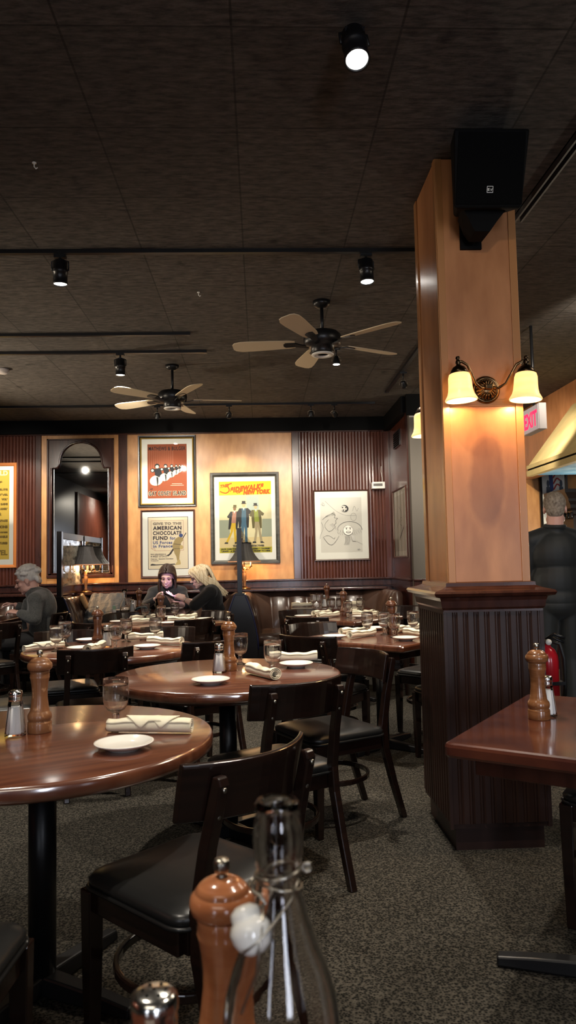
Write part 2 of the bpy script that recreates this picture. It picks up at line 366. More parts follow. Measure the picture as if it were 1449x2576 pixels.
def ceiling_mat():
    m = bpy.data.materials.new('black_painted_board'); m.use_nodes = True; nt = m.node_tree; b = nt.nodes['Principled BSDF']
    b.inputs['Roughness'].default_value = .75; b.inputs['Specular IOR Level'].default_value = .25
    tc = nt.nodes.new('ShaderNodeTexCoord')
    br = nt.nodes.new('ShaderNodeTexBrick'); br.offset = 0; br.squash = 1
    br.inputs['Scale'].default_value = 1; br.inputs['Brick Width'].default_value = .61; br.inputs['Row Height'].default_value = .61; br.inputs['Mortar Size'].default_value = .0045
    br.inputs['Color1'].default_value = (1, 1, 1, 1); br.inputs['Color2'].default_value = (.80, .80, .80, 1); br.inputs['Mortar'].default_value = (.42, .42, .42, 1)
    mp0 = nt.nodes.new('ShaderNodeMapping'); mp0.inputs['Location'].default_value = (.07, -.05, 0)
    mp = nt.nodes.new('ShaderNodeMapping'); mp.inputs['Scale'].default_value = (11, 42, 11)
    nz = nt.nodes.new('ShaderNodeTexNoise'); nz.inputs['Scale'].default_value = 1; nz.inputs['Detail'].default_value = 8; nz.inputs['Roughness'].default_value = .7
    n2 = nt.nodes.new('ShaderNodeTexNoise'); n2.inputs['Scale'].default_value = 5; n2.inputs['Detail'].default_value = 4
    rp = nt.nodes.new('ShaderNodeValToRGB'); rp.color_ramp.elements[0].position = .36; rp.color_ramp.elements[1].position = .66
    rp.color_ramp.elements[0].color = (.036, .031, .028, 1); rp.color_ramp.elements[1].color = (.135, .117, .100, 1)
    pk = nt.nodes.new('ShaderNodeValToRGB'); pk.color_ramp.elements[0].position = .26; pk.color_ramp.elements[1].position = .34
    nt.links.new(tc.outputs['Object'], mp0.inputs[0]); nt.links.new(mp0.outputs[0], br.inputs['Vector'])
    nt.links.new(tc.outputs['Object'], mp.inputs[0]); nt.links.new(mp.outputs[0], nz.inputs['Vector']); nt.links.new(tc.outputs['Object'], n2.inputs['Vector'])
    nt.links.new(nz.outputs['Fac'], rp.inputs[0]); nt.links.new(n2.outputs['Fac'], pk.inputs[0])
    x1 = nt.nodes.new('ShaderNodeMixRGB'); x1.blend_type = 'MULTIPLY'; x1.inputs[0].default_value = 1
    x2 = nt.nodes.new('ShaderNodeMixRGB'); x2.blend_type = 'MULTIPLY'; x2.inputs[0].default_value = .6
    nt.links.new(rp.outputs[0], x1.inputs[1]); nt.links.new(br.outputs['Color'], x1.inputs[2])
    nt.links.new(x1.outputs[0], x2.inputs[1]); nt.links.new(pk.outputs[0], x2.inputs[2]); nt.links.new(x2.outputs[0], b.inputs['Base Color'])
    ad = nt.nodes.new('ShaderNodeMath'); ad.operation = 'MULTIPLY'; nt.links.new(nz.outputs['Fac'], ad.inputs[0]); nt.links.new(br.outputs['Color'], ad.inputs[1])
    bp = nt.nodes.new('ShaderNodeBump'); bp.inputs['Strength'].default_value = .7; bp.inputs['Distance'].default_value = .012
    nt.links.new(ad.outputs[0], bp.inputs['Height']); nt.links.new(bp.outputs[0], b.inputs['Normal'])
    return m
def sky_paint():
    return mat('blue_sky_paint', (.08, .22, .36), .6, noise=((3, 3, 3), (.34, .50, .60), .45, .7, 6))

# ------------------------------------------------------------------ room shell
CZ = 3.19; YW = 9.65
struct(MB().b2(-4.3, 4.7, -3.1, 9.8, -.1, 0).build('floor', carpet()))
struct(MB().b2(-4.3, 4.7, -3.1, 9.8, CZ, CZ+.1).build('ceiling', ceiling_mat()))
struct(MB().b2(-4.3, 2.1, YW, YW+.12, 0, CZ).build('wall_back', dark_wood))
def beads(x0, x1, z0, z1, y, pitch=.042, depth=.012, axis='y'):
    m = MB(); n = max(1, round((x1-x0)/pitch)); p = (x1-x0)/n; prof = []
    for i in range(n):
        a = x0+i*p
        prof += [(a, .1), (a+.10*p, .75), (a+.14*p, 1), (a+.62*p, 1), (a+.66*p, .3), (a+.74*p, .9), (a+.82*p, 1.1), (a+.90*p, .9), (a+.97*p, .15)]
    prof.append((x1, .1)); vs = []; fs = []
    for a, h in prof:
        for z in (z0, z1):
            vs.append((a, y-h*depth, z) if axis == 'y' else (y-h*depth, a, z) if axis == 'x' else (y+h*depth, a, z))
    for i in range(len(prof)-1): fs.append((2*i, 2*i+2, 2*i+3, 2*i+1))
    return m.add(vs, fs)
tn = [0]
def trim(m, material, bev=.004):
    tn[0] += 1; return struct(m.build('trim_%d' % tn[0], material, bev=bev))
trim(beads(-4.2, -2.90, 1.07, 3.02, YW-.004), bead_red, 0)
trim(beads(.53, 1.66, 1.07, 3.02, YW-.004), bead_red, 0)
trim(MB().b2(-2.90, -2.826, YW-.045, YW, 1.07, 3.02), dark_wood)
trim(MB().b2(-1.83, -1.716, YW-.04, YW, 1.07, 3.02), dark_wood)
trim(MB().b2(.437, .53, YW-.05, YW, 1.07, 3.02), dark_wood)
trim(MB().b2(1.655, 1.735, YW-.04, YW, 1.07, 3.02), bead_red)
trim(MB().b2(-2.826, -1.83, YW-.012, YW, 1.07, 3.02), maple, 0)
trim(MB().b2(-1.716, .437, YW-.012, YW, 1.07, 3.02), maple, 0)
trim(MB().b2(-4.2, 1.74, YW-.10, YW, 3.015, CZ), black)              # black fascia above the panelling
trim(MB().b2(-4.2, 1.74, YW-.06, YW, 3.0, 3.02), dark_wood)
trim(MB().b2(-4.2, 1.74, YW-.07, YW, 1.05, 1.075).b2(-4.2, 1.74, YW-.035, YW, .97, 1.05), dark_wood, .006)
trim(MB().b2(-4.2, 1.60, YW-.36, YW, .93, .962), dark_wood, .008)     # shelf above the banquettes
# right return wall, grey wall that faces the room, dark doorway
struct(MB().b2(1.74, 1.86, 8.40, YW+.1, 0, CZ).build('wall_right', bead_red))
trim(MB().b2(1.715, 1.745, 9.55, 9.65, 1.07, 3.0).b2(1.715, 1.745, 8.40, 8.47, 1.07, 3.0), dark_wood)
trim(MB().b2(1.68, 1.75, 8.38, YW, 1.05, 1.075).b2(1.705, 1.75, 8.39, YW, .95, 1.05), dark_wood, .006)
trim(MB().b2(1.66, 1.75, 8.38, YW, 3.0, CZ), black)
struct(MB().b2(1.735, 2.02, 8.30, 8.42, 0, CZ).build('wall_side', grey_wall))
trim(MB().b2(1.72, 2.03, 8.26, 8.30, 1.05, 1.075).b2(1.73, 2.03, 8.275, 8.30, .97, 1.05), dark_wood, .006)
trim(MB().b2(1.7, 2.4, 8.27, 8.31, 2.95, CZ), black)
trim(MB().b2(1.735, 2.02, 8.285, 8.30, 2.925, 2.94), grey_plastic, 0)
struct(MB().b2(2.02, 2.35, 8.75, 8.85, 0, CZ).build('wall_passage', black))
# left wall and wall behind the viewer (seen in the mirror)
struct(MB().b2(-4.3, -4.2, -3.0, YW, 0, CZ).build('wall_left', black_gloss))
trim(beads(-2.95, 2.2, 1.07, 3.0, -4.195, axis='-x'), bead_red, 0)
trim(MB().b2(-4.2, -4.15, 2.2, 2.35, 0, 3.0), dark_wood)
struct(MB().b2(-4.3, 4.7, -3.1, -3.0, 0, CZ).build('wall_front', black))
wpane = mat('window_daylight', (.3, .3, .32), .2, emit=(.82, .87, 1), es=.5)
for i, (wx, ww) in enumerate(((1.1, .8), (3.95, .8), (-1.72, .3))):
    m = MB().b2(wx-ww/2-.05, wx+ww/2+.05, -3.0, -2.95, .72, .78).b2(wx-ww/2-.05, wx+ww/2+.05, -3.0, -2.95, 2.52, 2.58).b2(wx-ww/2-.05, wx-ww/2, -3.0, -2.95, .78, 2.52).b2(wx+ww/2, wx+ww/2+.05, -3.0, -2.95, .78, 2.52)
    fr = struct(m.build('window_%d' % (i+1), dark_wood))
    MB().b2(wx-ww/2, wx+ww/2, -2.995, -2.985, .78, 2.52).build('pane', wpane, fr)
# far right: bar alcove walls
struct(MB().b2(2.3, 4.7, 9.4, 9.5, 0, CZ).build('wall_bar', maple))
struct(MB().b2(4.6, 4.7, -3, 9.5, 0, CZ).build('wall_bar_side', black))
struct(MB().b2(3.42, 3.55, 7.2, 9.4, 2.3, CZ).build('wall_bar_upper', pillar_wood))
# hood: sloped panel, lip, sky-painted underside
m = MB(); m.loft([[(2.9, y, 2.27), (2.9, y, 2.24), (3.42, y, 2.86), (3.42, y, 2.94)] for y in (5.9, 7.78)])
hood = thing('sloped_hood', 'olive gold sloped hood over the bar at the right edge', 'hood')
m.build('sloped_panel', hood_m, hood)
MB().b2(2.885, 2.93, 5.9, 7.78, 2.235, 2.275).build('upper_lip', hood_m, hood)
MB().b2(2.90, 2.94, 5.9, 7.78, 2.215, 2.236).build('shadow_gap', black, hood)
MB().b2(2.885, 2.95, 5.9, 7.78, 2.16, 2.216).build('lower_lip', hood_m, hood)
MB().b2(2.95, 4.5, 5.9, 7.78, 2.175, 2.2).build('painted_underside', sky_paint(), hood)

# ------------------------------------------------------------------ pillar
PX0, PX1, PY0, PY1 = .862, 1.233, 3.35, 3.80
m = MB().b2(PX0, PX1, PY0, PY1, 1.16, CZ); struct(m.build('pillar', pillar_wood))
m = MB()
for x0, x1 in ((PX0-.004, PX0+.030), (PX1-.032, PX1+.004)):
    m.b2(x0, x1, PY0-.007, PY0+.001, 1.17, CZ)
m.b2(PX0+.03, PX1-.032, PY0-.006, PY0+.001, 1.995, 2.03)
m.b2(PX0-.007, PX0, PY0, PY0+.035, 1.17, CZ).b2(PX0-.007, PX0, PY1-.05, PY1, 1.17, CZ)
trim(m, pillar_trim, .002)
m = MB()
cx, cyy = (PX0+PX1)/2, (PY0+PY1)/2; bw, bd = PX1-PX0, PY1-PY0
def rect(o, z): return [(cx-bw/2-o, cyy-bd/2-o, z), (cx+bw/2+o, cyy-bd/2-o, z), (cx+bw/2+o, cyy+bd/2+o, z), (cx-bw/2-o, cyy+bd/2+o, z)]
m.loft([rect(o, z) for o, z in ((.0, 1.185), (.02, 1.18), (.022, 1.165), (.045, 1.155), (.085, 1.145), (.092, 1.135), (.085, 1.122), (.06, 1.115), (.055, 1.10), (.05, 1.07), (.042, 1.06), (.042, 1.04), (.0, 1.04))][::-1])
trim(m, dark_wood, 0)
m = MB().b2(PX0-.035, PX1+.03, PY0-.04, PY1+.04, .10, 1.05).b2(PX0-.015, PX1+.012, PY0-.02, PY1+.02, 0, .10)
struct(m.build('pillar_base', wains))
m = beads(PX0-.035, PX1+.03, .12, 1.05, PY0-.041, pitch=.046, depth=.005)
m2 = beads(PY0-.04, PY1+.04, .12, 1.05, PX0-.036, pitch=.046, depth=.005, axis='x'); m.add(m2.v, m2.f)
m.b2(PX0-.045, PX0-.030, PY0-.05, PY0-.035, .1, 1.05).b2(PX1+.022, PX1+.04, PY0-.05, PY0-.035, .1, 1.05)
trim(m, wains, 0)

# ------------------------------------------------------------------ text
def text_geo(body, size=1.0, width=None, bold=0, align='CENTER', spc=1.0):
    cu = bpy.data.curves.new('t', 'FONT'); cu.body = body; cu.size = size; cu.align_x = align; cu.offset = bold; cu.resolution_u = 3; cu.space_character = spc
    o = bpy.data.objects.new('t', cu); COL.objects.link(o); bpy.context.view_layer.update()
    me = bpy.data.meshes.new_from_object(o.evaluated_get(bpy.context.evaluated_depsgraph_get()))
    vs = [tuple(v.co) for v in me.vertices]; fs = [tuple(p.vertices) for p in me.polygons]
    bpy.data.objects.remove(o); bpy.data.curves.remove(cu); bpy.data.meshes.remove(me)
    if width and vs:
        xs = [v[0] for v in vs]; k = width/(max(xs)-min(xs)); x0 = min(xs)
        if align == 'CENTER': x0 = (max(xs)+min(xs))/2
        if align == 'RIGHT': x0 = max(xs)
        vs = [((v[0]-x0)*k, v[1], v[2]) for v in vs]
    return vs, fs
def put_text(m, body, x, z, y, size, mi=0, width=None, bold=.0, align='CENTER', shear=0, rise=0, spc=1.0):
    vs, fs = text_geo(body, size, width, bold, align, spc)
    m.add([(x+v[0]+shear*v[1], y, z+v[1]+rise*v[0]) for v in vs], fs, mi)

# ------------------------------------------------------------------ chairs
def make_chair():
    t = thing('dining_chair', '', 'chair')
    m = MB()                                             # cushion, domed
    lv = [(-.012, .425), (.004, .437), (.006, .452), (-.004, .463), (-.03, .472), (-.08, .478), (-.14, .481)]
    m.loft([rrect(.41+2*o, .415+2*o, max(.02, .055+o*.3), z, 5, 0, .005) for o, z in lv], 0, True)
    m.build('seat', vinyl, t)
    m = MB(); m.tube([(p[0], p[1], .432) for p in rrect(.422, .427, .055, 0, 5, 0, .005)]+[(.211, .005+.2135-.055, .432)], .006, 6); m.build('seat_piping', vinyl, t)
    m = MB().b2(-.195, .195, .178, .200, .365, .425).b2(-.180, .180, -.195, -.173, .365, .425).b2(-.2, -.178, -.18, .19, .365, .425).b2(.178, .2, -.18, .19, .365, .425)
    m.build('seat_frame', chair_wood, t, bev=.004)
    for s in (-1, 1):
        m = MB(); m.loft([[(s*.192-w, .19-w, z), (s*.192+w, .19-w, z), (s*.192+w, .19+w, z), (s*.192-w, .19+w, z)] for z, w in ((0, .015), (.2, .02), (.425, .023))])
        m.build('leg', chair_wood, t, bev=.004)
        m = MB(); rings = []
        for y, z, w, xo in ((-.33, 0, .015, .165), (-.265, .2, .018, .166), (-.222, .36, .021, .166), (-.215, .46, .021, .164), (-.245, .62, .019, .160), (-.288, .775, .017, .156), (-.287, .795, .010, .156)):
            rings.append([(s*xo-.016, y-w, z), (s*xo+.016, y-w, z), (s*xo+.016, y+w, z), (s*xo-.016, y+w, z)])
        m.loft(rings); m.build('leg', chair_wood, t, bev=.005)
    # curved back slab: concave towards the sitter
    m = MB(); rings = []; N = 14
    for i in range(N+1):
        x = -.215+.43*i/N; c = -.272+.085*(x/.215)**2*1.0
        prof = []
        for z, o in ((.682, 0), (.685, .0), (.75, -.012), (.812, -.026), (.820, -.026)):
            prof.append((x, c+o+.006, z))
        back = [(x, p[1]-.018, p[2]) for p in prof][::-1]
        prof[0] = (x, c+.002, .679); prof[-1] = (x, c-.026+.002, .823)
        rings.append(prof+back)
    m.loft(rings, 0, False); m.build('backrest', chair_wood, t, bev=.003)
    for s in (-1, 1):
        for z, y in ((.765, -.3035), (.70, -.282)):
            m = MB(); m.ell((s*.157, y-.001, z), (.007, .004, .007), 0, 10, 6); m.build('back_bolt', dull_steel, t)
    pts = []
    for i in range(33):
        a = 2*PI*i/32; pts.append((.205*math.cos(a), .01+.205*math.sin(a)*1.02, .232))
    m = MB(); rings = []
    for x, y, z in pts: rings.append([(x*.93, y*.93, z-.012), (x*1.0, y*1.0, z-.012), (x*1.0, y*1.0, z+.012), (x*.93, y*.93, z+.012)])
    m.loft(rings, 0, False, True, False); m.build('stretcher_hoop', chair_wood, t, bev=.004)
    return t
chair0 = make_chair()
CG = 'dining chairs around the tables'
CH = [
 (-.20, 2.075, -.707, .69, 'dark wooden chair with black seat nearest the glass bottle, beside the near-left round table'),
 (.03, 3.168, -.5, .866, 'dark wooden chair with curved back pushed up to the middle round table'),
 (.33, 3.77, -.88, -.47, 'dark brown glossy-backed chair turned sideways between middle round table and pillar'),
 (.42, 4.93, .59, .81, 'dark chair at near left side of the square table beside the pillar'),
 (.49, 5.50, .45, -.89, 'glossy dark chair facing out at far left of the square table beside the pillar'),
 (.52, 6.56, .59, .81, 'dark chair seen from behind at the second square table before the booth'),
 (.46, 7.13, .45, -.89, 'glossy dark chair facing out at far side of second square table before the booth'),
 (1.25, 4.75, -.3, .95, 'black-seated chair half hidden by the pillar, near side of the square table'),
 (1.3, 5.6, -.7, -.7, 'dark chair behind the square table, its back just left of the pillar'),
 (1.38, 7.35, -.7, -.7, 'dark chair at the right of the second square table, before the booth end'),
 (-1.02, 4.53, -.29, .957, 'black-backed chair in front of the left round table with two mills'),
 (-1.58, 4.62, .9, .3, 'dark chair at the left edge with its seat toward the left round table'),
 (-1.38, 5.3, .3, -.95, 'glossy dark chair behind the two goblets on the left round table'),
 (-.75, 5.41, -.2, -.98, 'glossy dark chair behind the napkin end of the left round table'),
 (-.42, 4.80, -.55, .83, 'dark chair seen from behind between left round table and middle round table'),
 (-.74, 6.6, -.72, .69, 'dark chair with its back to us at the table below the two women'),
 (-.60, 7.22, -.7, -.7, 'brown-backed chair right of the table below the woman with blonde hair'),
 (-1.25, 7.29, .7, -.7, 'dark chair facing out on the far left of the table below the two women'),
 (-1.32, 6.45, .7, .7, 'dark chair at near left of the table below the two women'),
 (-2.43, 6.66, -.7, .7, 'dark chair with plank back below the man in the grey cardigan'),
 (-2.33, 7.8, -1, 0, 'dark chair the man in the grey cardigan sits on'),
 (-.77, 1.61, .05, 1, 'black-seated chair at lower left corner, near side of the near-left round table'),
 (1.33, 2.66, -.578, -.816, 'black-seated chair at right edge, tucked under the red-brown square table'),
 (-2.25, 5.75, -.5, .86, 'dark chair at far left edge between left round table and man in cardigan'),
]
for i, (x, y, dx, dy, lb) in enumerate(CH):
    if i == 0:
        o = chair0; o.location = (x, y, 0); o.rotation_euler.z = face(dx, dy); o['label'] = lb; o['group'] = CG
        bpy.context.view_layer.update()
    else: dup(chair0, (x, y, 0), face(dx, dy), lb, CG)

# ------------------------------------------------------------------ tables
def pedestal(t, h, legr=.042, arms=.34, rz=0):
    MB().lathe([(legr, .04), (legr, h)], 20).build('column', black_metal, t)
    m = MB()
    for k in range(2):
        rings = []
        for i in range(9):
            u = -1+2*i/8; w = .036-.010*abs(u); z = .032+.028*(1-abs(u))**.7
            rings.append([(u*arms, -w, .004), (u*arms, w, .004), (u*arms, w*.8, z), (u*arms, -w*.8, z)])
        m.loft(rings, 0, False, True, True, Matrix.Rotation(rz+k*PI/2, 4, 'Z'))
    m.build('base', black_metal, t, bev=.006)
    MB().lathe([(.16, h-.012), (.16, h)], 20).build('mounting_plate', black_metal, t)
def round_table(x, y, r, lb, rot=0):
    t = thing('round_table', lb, 'table', (x, y, 0), rot, 'round tables')
    e = .046
    prof = [(.0, .76-e), (r-.012, .76-e), (r-.002, .76-e+.006), (r, .76-e+.014), (r, .748), (r-.004, .757), (r-.010, .76), (0, .76)]
    MB().lathe(prof, 96).build('tabletop', table_wood, t)
    MB().lathe([(r-.09, .69), (r-.09, .76-e)], 48).build('apron', dark_wood, t)
    pedestal(t, .70, rz=.6)
    return t
def square_table(x, y, s, d, rz, lb, material=table_wood, arot=0, arms=.34):
    t = thing('square_table', lb, 'table', (x, y, 0), rz, 'square tables')
    e = .042; m = MB()
    m.loft([rrect(s-2*i, d-2*i, .02, z, 4) for i, z in ((.006, .76-e), (0, .76-e+.008), (0, .748), (.003, .756), (.010, .76))], 0, False)
    m.build('tabletop', material, t)
    MB().b2(-s/2+.07, s/2-.07, -d/2+.07, d/2-.07, .66, .76-e).build('apron', dark_wood, t, bev=.004)
    pedestal(t, .67, rz=arot, arms=arms)
    return t
round_table(-.69, 2.37, .53, 'round red-brown wooden table nearest on the left, with worn mill and goblet', .5)
round_table(-.17, 3.62, .55, 'round wooden table in the middle of the room with two white plates', .15)
round_table(-.98, 4.87, .557, 'round wooden table further left, set for four, behind a black chair', .2)
A5 = math.radians(48)
square_table(1.145, 2.262, .9, .9, math.atan2(.816, .578), 'red-brown square table at right edge in front of the pillar', red_wood, math.radians(160)-math.atan2(.816, .578), .44)
def diamond(cx_, cy_, s): return cx_+s*.5*(.669-.743), cy_+s*.5*(.743+.669)
x, y = diamond(.866, 4.545, .9); square_table(x, y, .9, .9, A5, 'square dark wooden table set for four just left of the pillar')
x, y = diamond(.818, 6.465, .82); square_table(x, y, .82, .82, A5, 'square dark table with napkins in front of the right booth table')
square_table(.765, 8.66, .93, .84, 0, 'booth table with red top inside the curved leather booth', red_wood)
square_table(-1.28, 8.45, .95, .92, 0, 'red-topped table the two women sit at, with water carafe', red_wood)
square_table(-.955, 6.90, .9, .9, math.radians(46), 'square table with rolled napkins below the two women')
square_table(-3.15, 7.90, 1.1, .84, 0, 'table with plate where the man in grey cardigan is eating', red_wood)
square_table(-2.8, 6.72, .8, .8, math.radians(45), 'small dark table at far left edge below the eating man')
square_table(.25, .30, 1.3, 1.02, 0, 'table under the large glass bottle and orange pepper mill in front', red_wood)

# ------------------------------------------------------------------ tableware
TZ = .7602
def make_goblet():
    t = thing('water_goblet', '', 'glass')
    outer = [(0, 0), (.033, 0), (.034, .002), (.030, .004), (.014, .010), (.0095, .018), (.0125, .026), (.0095, .034), (.0125, .042), (.010, .049), (.018, .0545), (.030, .061), (.0375, .074), (.0415, .093), (.0428, .114), (.0422, .138), (.0405, .162)]
    inner = [(.0392, .162), (.0408, .138), (.0414, .114), (.0400, .093), (.0360, .076), (.0285, .0645), (.0165, .059), (0, .0575)]
    MB().lathe([(max(r, 1e-7), z) for r, z in outer+inner], 28).build('goblet_glass', goblet_m, t)
    return t
def make_plate():
    m = MB().lathe([(1e-7, .0), (.045, 0), (.048, .004), (.060, .008), (.083, .019), (.086, .0215), (.085, .0235), (.080, .0225), (.060, .0125), (.048, .009), (1e-7, .008)], 40)
    return tag(m.build('bread_plate', cream_ceramic), '', 'plate')
def make_napkin(L=.275, R=.026, flap=True, seed=1):
    rnd = random.Random(seed); m = MB(); n = 22; turns = 2.6; K = 64; rings = []
    for i in range(n+1):
        u = -1+2*i/n; ring = []
        k = 1+.10*math.sin(3*u+seed)+.05*math.sin(9*u)
        for j in range(K):
            a = turns*2*PI*j/(K-1); r = R*k*(.42+.58*j/(K-1))
            ring.append((u*L/2, r*math.cos(a-1.2)*1.08, max(.0008, R*k*.92+r*math.sin(a-1.2)*.92)))
        rings.append(ring)
    m.loft(rings, 0, True, False, False)
    if flap:
        for s0, e0, ap in ((-.28, .10, .55), (.0, .36, .45)):
            pts = []; n0 = []
            for i in range(13):
                u = i/12; x0 = (s0+(e0-s0)*u)*L; w = 1-abs(u-ap)/(ap if u < ap else 1-ap)
                for j in range(7):
                    a = PI/2+(.05+1.75*w)*j/6; pts.append((x0, R*1.19*math.cos(a), R*.93+R*1.13*math.sin(a)))
            for i in range(12):
                for j in range(6): n0.append((i*7+j, (i+1)*7+j, (i+1)*7+j+1, i*7+j+1))
            m.add(pts, n0, 0, True)
    o = m.build('rolled_napkin', linen)
    sd = o.modifiers.new('thickness', 'SOLIDIFY'); sd.thickness = .0018; sd.offset = 0
    return tag(o, '', 'napkin')
def make_mill(body_m, label=''):
    t = thing('pepper_mill', label, 'pepper mill')
    MB().lathe([(0, 0), (.0375, 0), (.0385, .003), (.0385, .030), (.0372, .034), (.034, .037), (.0372, .041), (.0385, .050), (.0372, .059), (.032, .066), (.030, .070), (.0275, .090), (.0245, .115), (.0245, .135), (.0265, .155), (.030, .172), (.0315, .178), (.0300, .181), (.0315, .185), (.0300, .189), (.0315, .194), (.029, .198), (0, .198)], 36).build('body', body_m, t)
    MB().lathe([(0, .1985), (.033, .1985), (.0385, .204), (.0402, .213), (.0385, .221), (.034, .225), (.0325, .2265), (.033, .228), (.028, .234), (.026, .235), (.025, .2365), (.016, .241), (.008, .2425), (0, .2425)], 36).build('cap', body_m, t)
    MB().lathe([(0, .242), (.008, .242), (.0055, .245), (.0055, .2475), (.0090, .249), (.0100, .253), (.0100, .260), (.0085, .2635), (.004, .2650), (0, .2652)], 20).build('knob', dull_steel, t)
    return t
def make_salt(label=''):
    t = thing('salt_shaker', label, 'salt shaker')
    N = 10; rings = []
    for r, z in ((.0325, 0), (.034, .004), (.033, .012), (.0235, .10), (.0205, .112), (.0185, .114)):
        rings.append([(r*math.cos(2*PI*i/N), r*math.sin(2*PI*i/N), z) for i in range(N)])
    inn = [[(r*math.cos(2*PI*i/N), r*math.sin(2*PI*i/N), z) for i in range(N)] for r, z in ((.0165, .114), (.0185, .110), (.0215, .10), (.0305, .012), (.030, .008))]
    MB().loft(rings+inn, 0, False).build('glass_body', thin_glass, t)
    MB().lathe([(0, .0085), (.0295, .0085), (.0300, .013), (.0218, .092), (0, .094)], 20).build('salt_fill', salt_m, t)
    m = MB().lathe([(.0185, .108), (.0215, .109), (.0205, .114), (.0215, .118), (.0205, .122), (.0220, .126), (.0222, .134), (.0205, .139), (.015, .142), (0, .1435)], 28)
    m.build('lid', steel, t)
    m = MB()
    for k in range(7):
        a = 2*PI*k/6; r = .0105 if k < 6 else 0; m.ell((r*math.cos(a), r*math.sin(a), .1428 if k < 6 else .1435), (.0018, .0018, .0007), 0, 8, 4)
    m.build('lid_holes', black, t)
    return t
PROTO = {'g': make_goblet(), 'p': make_plate(), 'n': make_napkin(seed=1), 'n2': make_napkin(.26, .028, False, 4), 'm': make_mill(mill_wood), 'md': make_mill(mill_dark), 'mw': make_mill(mill_worn), 'mo': make_mill(mill_orange), 's': make_salt()}
USED = set()
bpy.context.view_layer.update()
GR = {'g': 'water goblets on the tables', 'p': 'white bread plates', 'n': 'rolled cream napkins', 'm': 'wooden pepper mills', 's': 'salt shakers'}
def place(k, x, y, lb, rz=0, z=TZ, sc=1, group=True):
    o = PROTO[k]; g = GR[k[0]] if group else None
    if k not in USED:
        USED.add(k); o.location = (x, y, z); o.rotation_euler = (0, 0, rz); o.scale = (sc,)*3; o['label'] = lb
        if g: o['group'] = g
        return o
    return dup(o, (x, y, z), rz, lb, g, sc)
def nap(x0, y0, x1, y1, lb, k='n2'):
    L = math.hypot(x1-x0, y1-y0)
    return place(k, (x0+x1)/2, (y0+y1)/2, lb, math.atan2(y1-y0, x1-x0))
# near-left round table
place('s', -.786, 2.405, 'salt shaker left of the worn mill on the near-left round table')
place('mw', -.722, 2.447, 'worn wooden pepper mill on the near-left round table', .4, sc=.99)
place('g', -.482, 2.47, 'empty goblet behind the napkin on the near-left round table')
nap(-.495, 2.415, -.225, 2.365, 'rolled napkin with folded flap on the near-left round table', 'n')
place('p', -.404, 2.187, 'white bread plate on the near-left round table')
# middle round table
place('s', -.21, 3.647, 'salt shaker beside the mill on the middle round table')
place('m', -.164, 3.719, 'brown pepper mill in the middle of the middle round table', .2)
place('g', -.115, 3.92, 'goblet behind the pepper mill on the middle round table')
place('g', .05, 3.526, 'goblet between napkin and plate on the middle round table')
nap(-.075, 3.62, .075, 3.33, 'rolled napkin lying diagonally on the middle round table')
nap(.06, 3.98, .27, 3.985, 'rolled napkin at far edge behind the plate on the middle round table')
place('p', -.23, 3.318, 'white plate at the near edge of the middle round table')
place('p', .172, 3.77, 'white plate right of the goblet on the middle round table')
# left round table
place('md', -1.09, 4.98, 'tall dark pepper mill on the left round table', .3)
place('s', -1.02, 4.93, 'salt shaker right of the dark mill on the left round table')
place('g', -1.296, 4.74, 'nearer of the two goblets by the napkin on left round table')
place('g', -1.325, 5.05, 'farther of the two goblets by the napkin on left round table')
place('g', -.93, 4.76, 'goblet beside the salt shaker on the left round table')
place('g', -.945, 5.22, 'goblet at the far edge behind the salt on left round table')
place('g', -.75, 5.27, 'goblet behind the paired napkins on the left round table')
nap(-1.50, 4.73, -1.30, 4.93, 'long rolled napkin at the left end of the left round table', 'n')
nap(-1.06, 4.60, -1.03, 4.80, 'rolled napkin peeking over the black chair on left round table')
nap(-.93, 5.30, -.74, 5.36, 'rolled napkin behind the right-hand plate on left round table')
nap(-.765, 5.02, -.52, 4.90, 'rolled napkin at the right end of the left round table')
place('p', -.731, 4.76, 'white plate near the right end of left round table')
place('p', -1.15, 4.76, 'white plate behind the black chair back on left round table')
place('p', -1.42, 5.02, 'white plate under the edge of the left napkin on left round table')
place('p', -1.22, 5.27, 'white plate at the far edge left of the dark mill')
# square table by the pillar
place('md', .935, 5.30, 'dark pepper mill on the square table by the pillar')
place('g', .760, 5.31, 'goblet left of the mill on square table by the pillar, above napkins')
place('g', .875, 5.27, 'goblet just left of the mill on the square table by the pillar')
place('g', .912, 5.08, 'goblet in front of the mill on the square table by the pillar')
place('g', 1.09, 5.30, 'goblet right of the mill on the square table by the pillar')
nap(.58, 5.30, .77, 5.42, 'farther left napkin on the square table by the pillar')
nap(.585, 5.05, .81, 5.25, 'nearer left napkin with open end on the square table by the pillar')
nap(1.0, 5.38, 1.16, 5.52, 'farther right napkin on the square table by the pillar')
nap(1.01, 5.22, 1.15, 4.98, 'nearer right napkin touching the pillar edge on the square table')
place('p', .50, 5.10, 'plate at the left corner of the square table by the pillar')
place('p', .949, 4.876, 'plate at the near corner of the square table by the pillar')
place('p', .872, 5.66, 'plate at the far corner of the square table by the pillar')
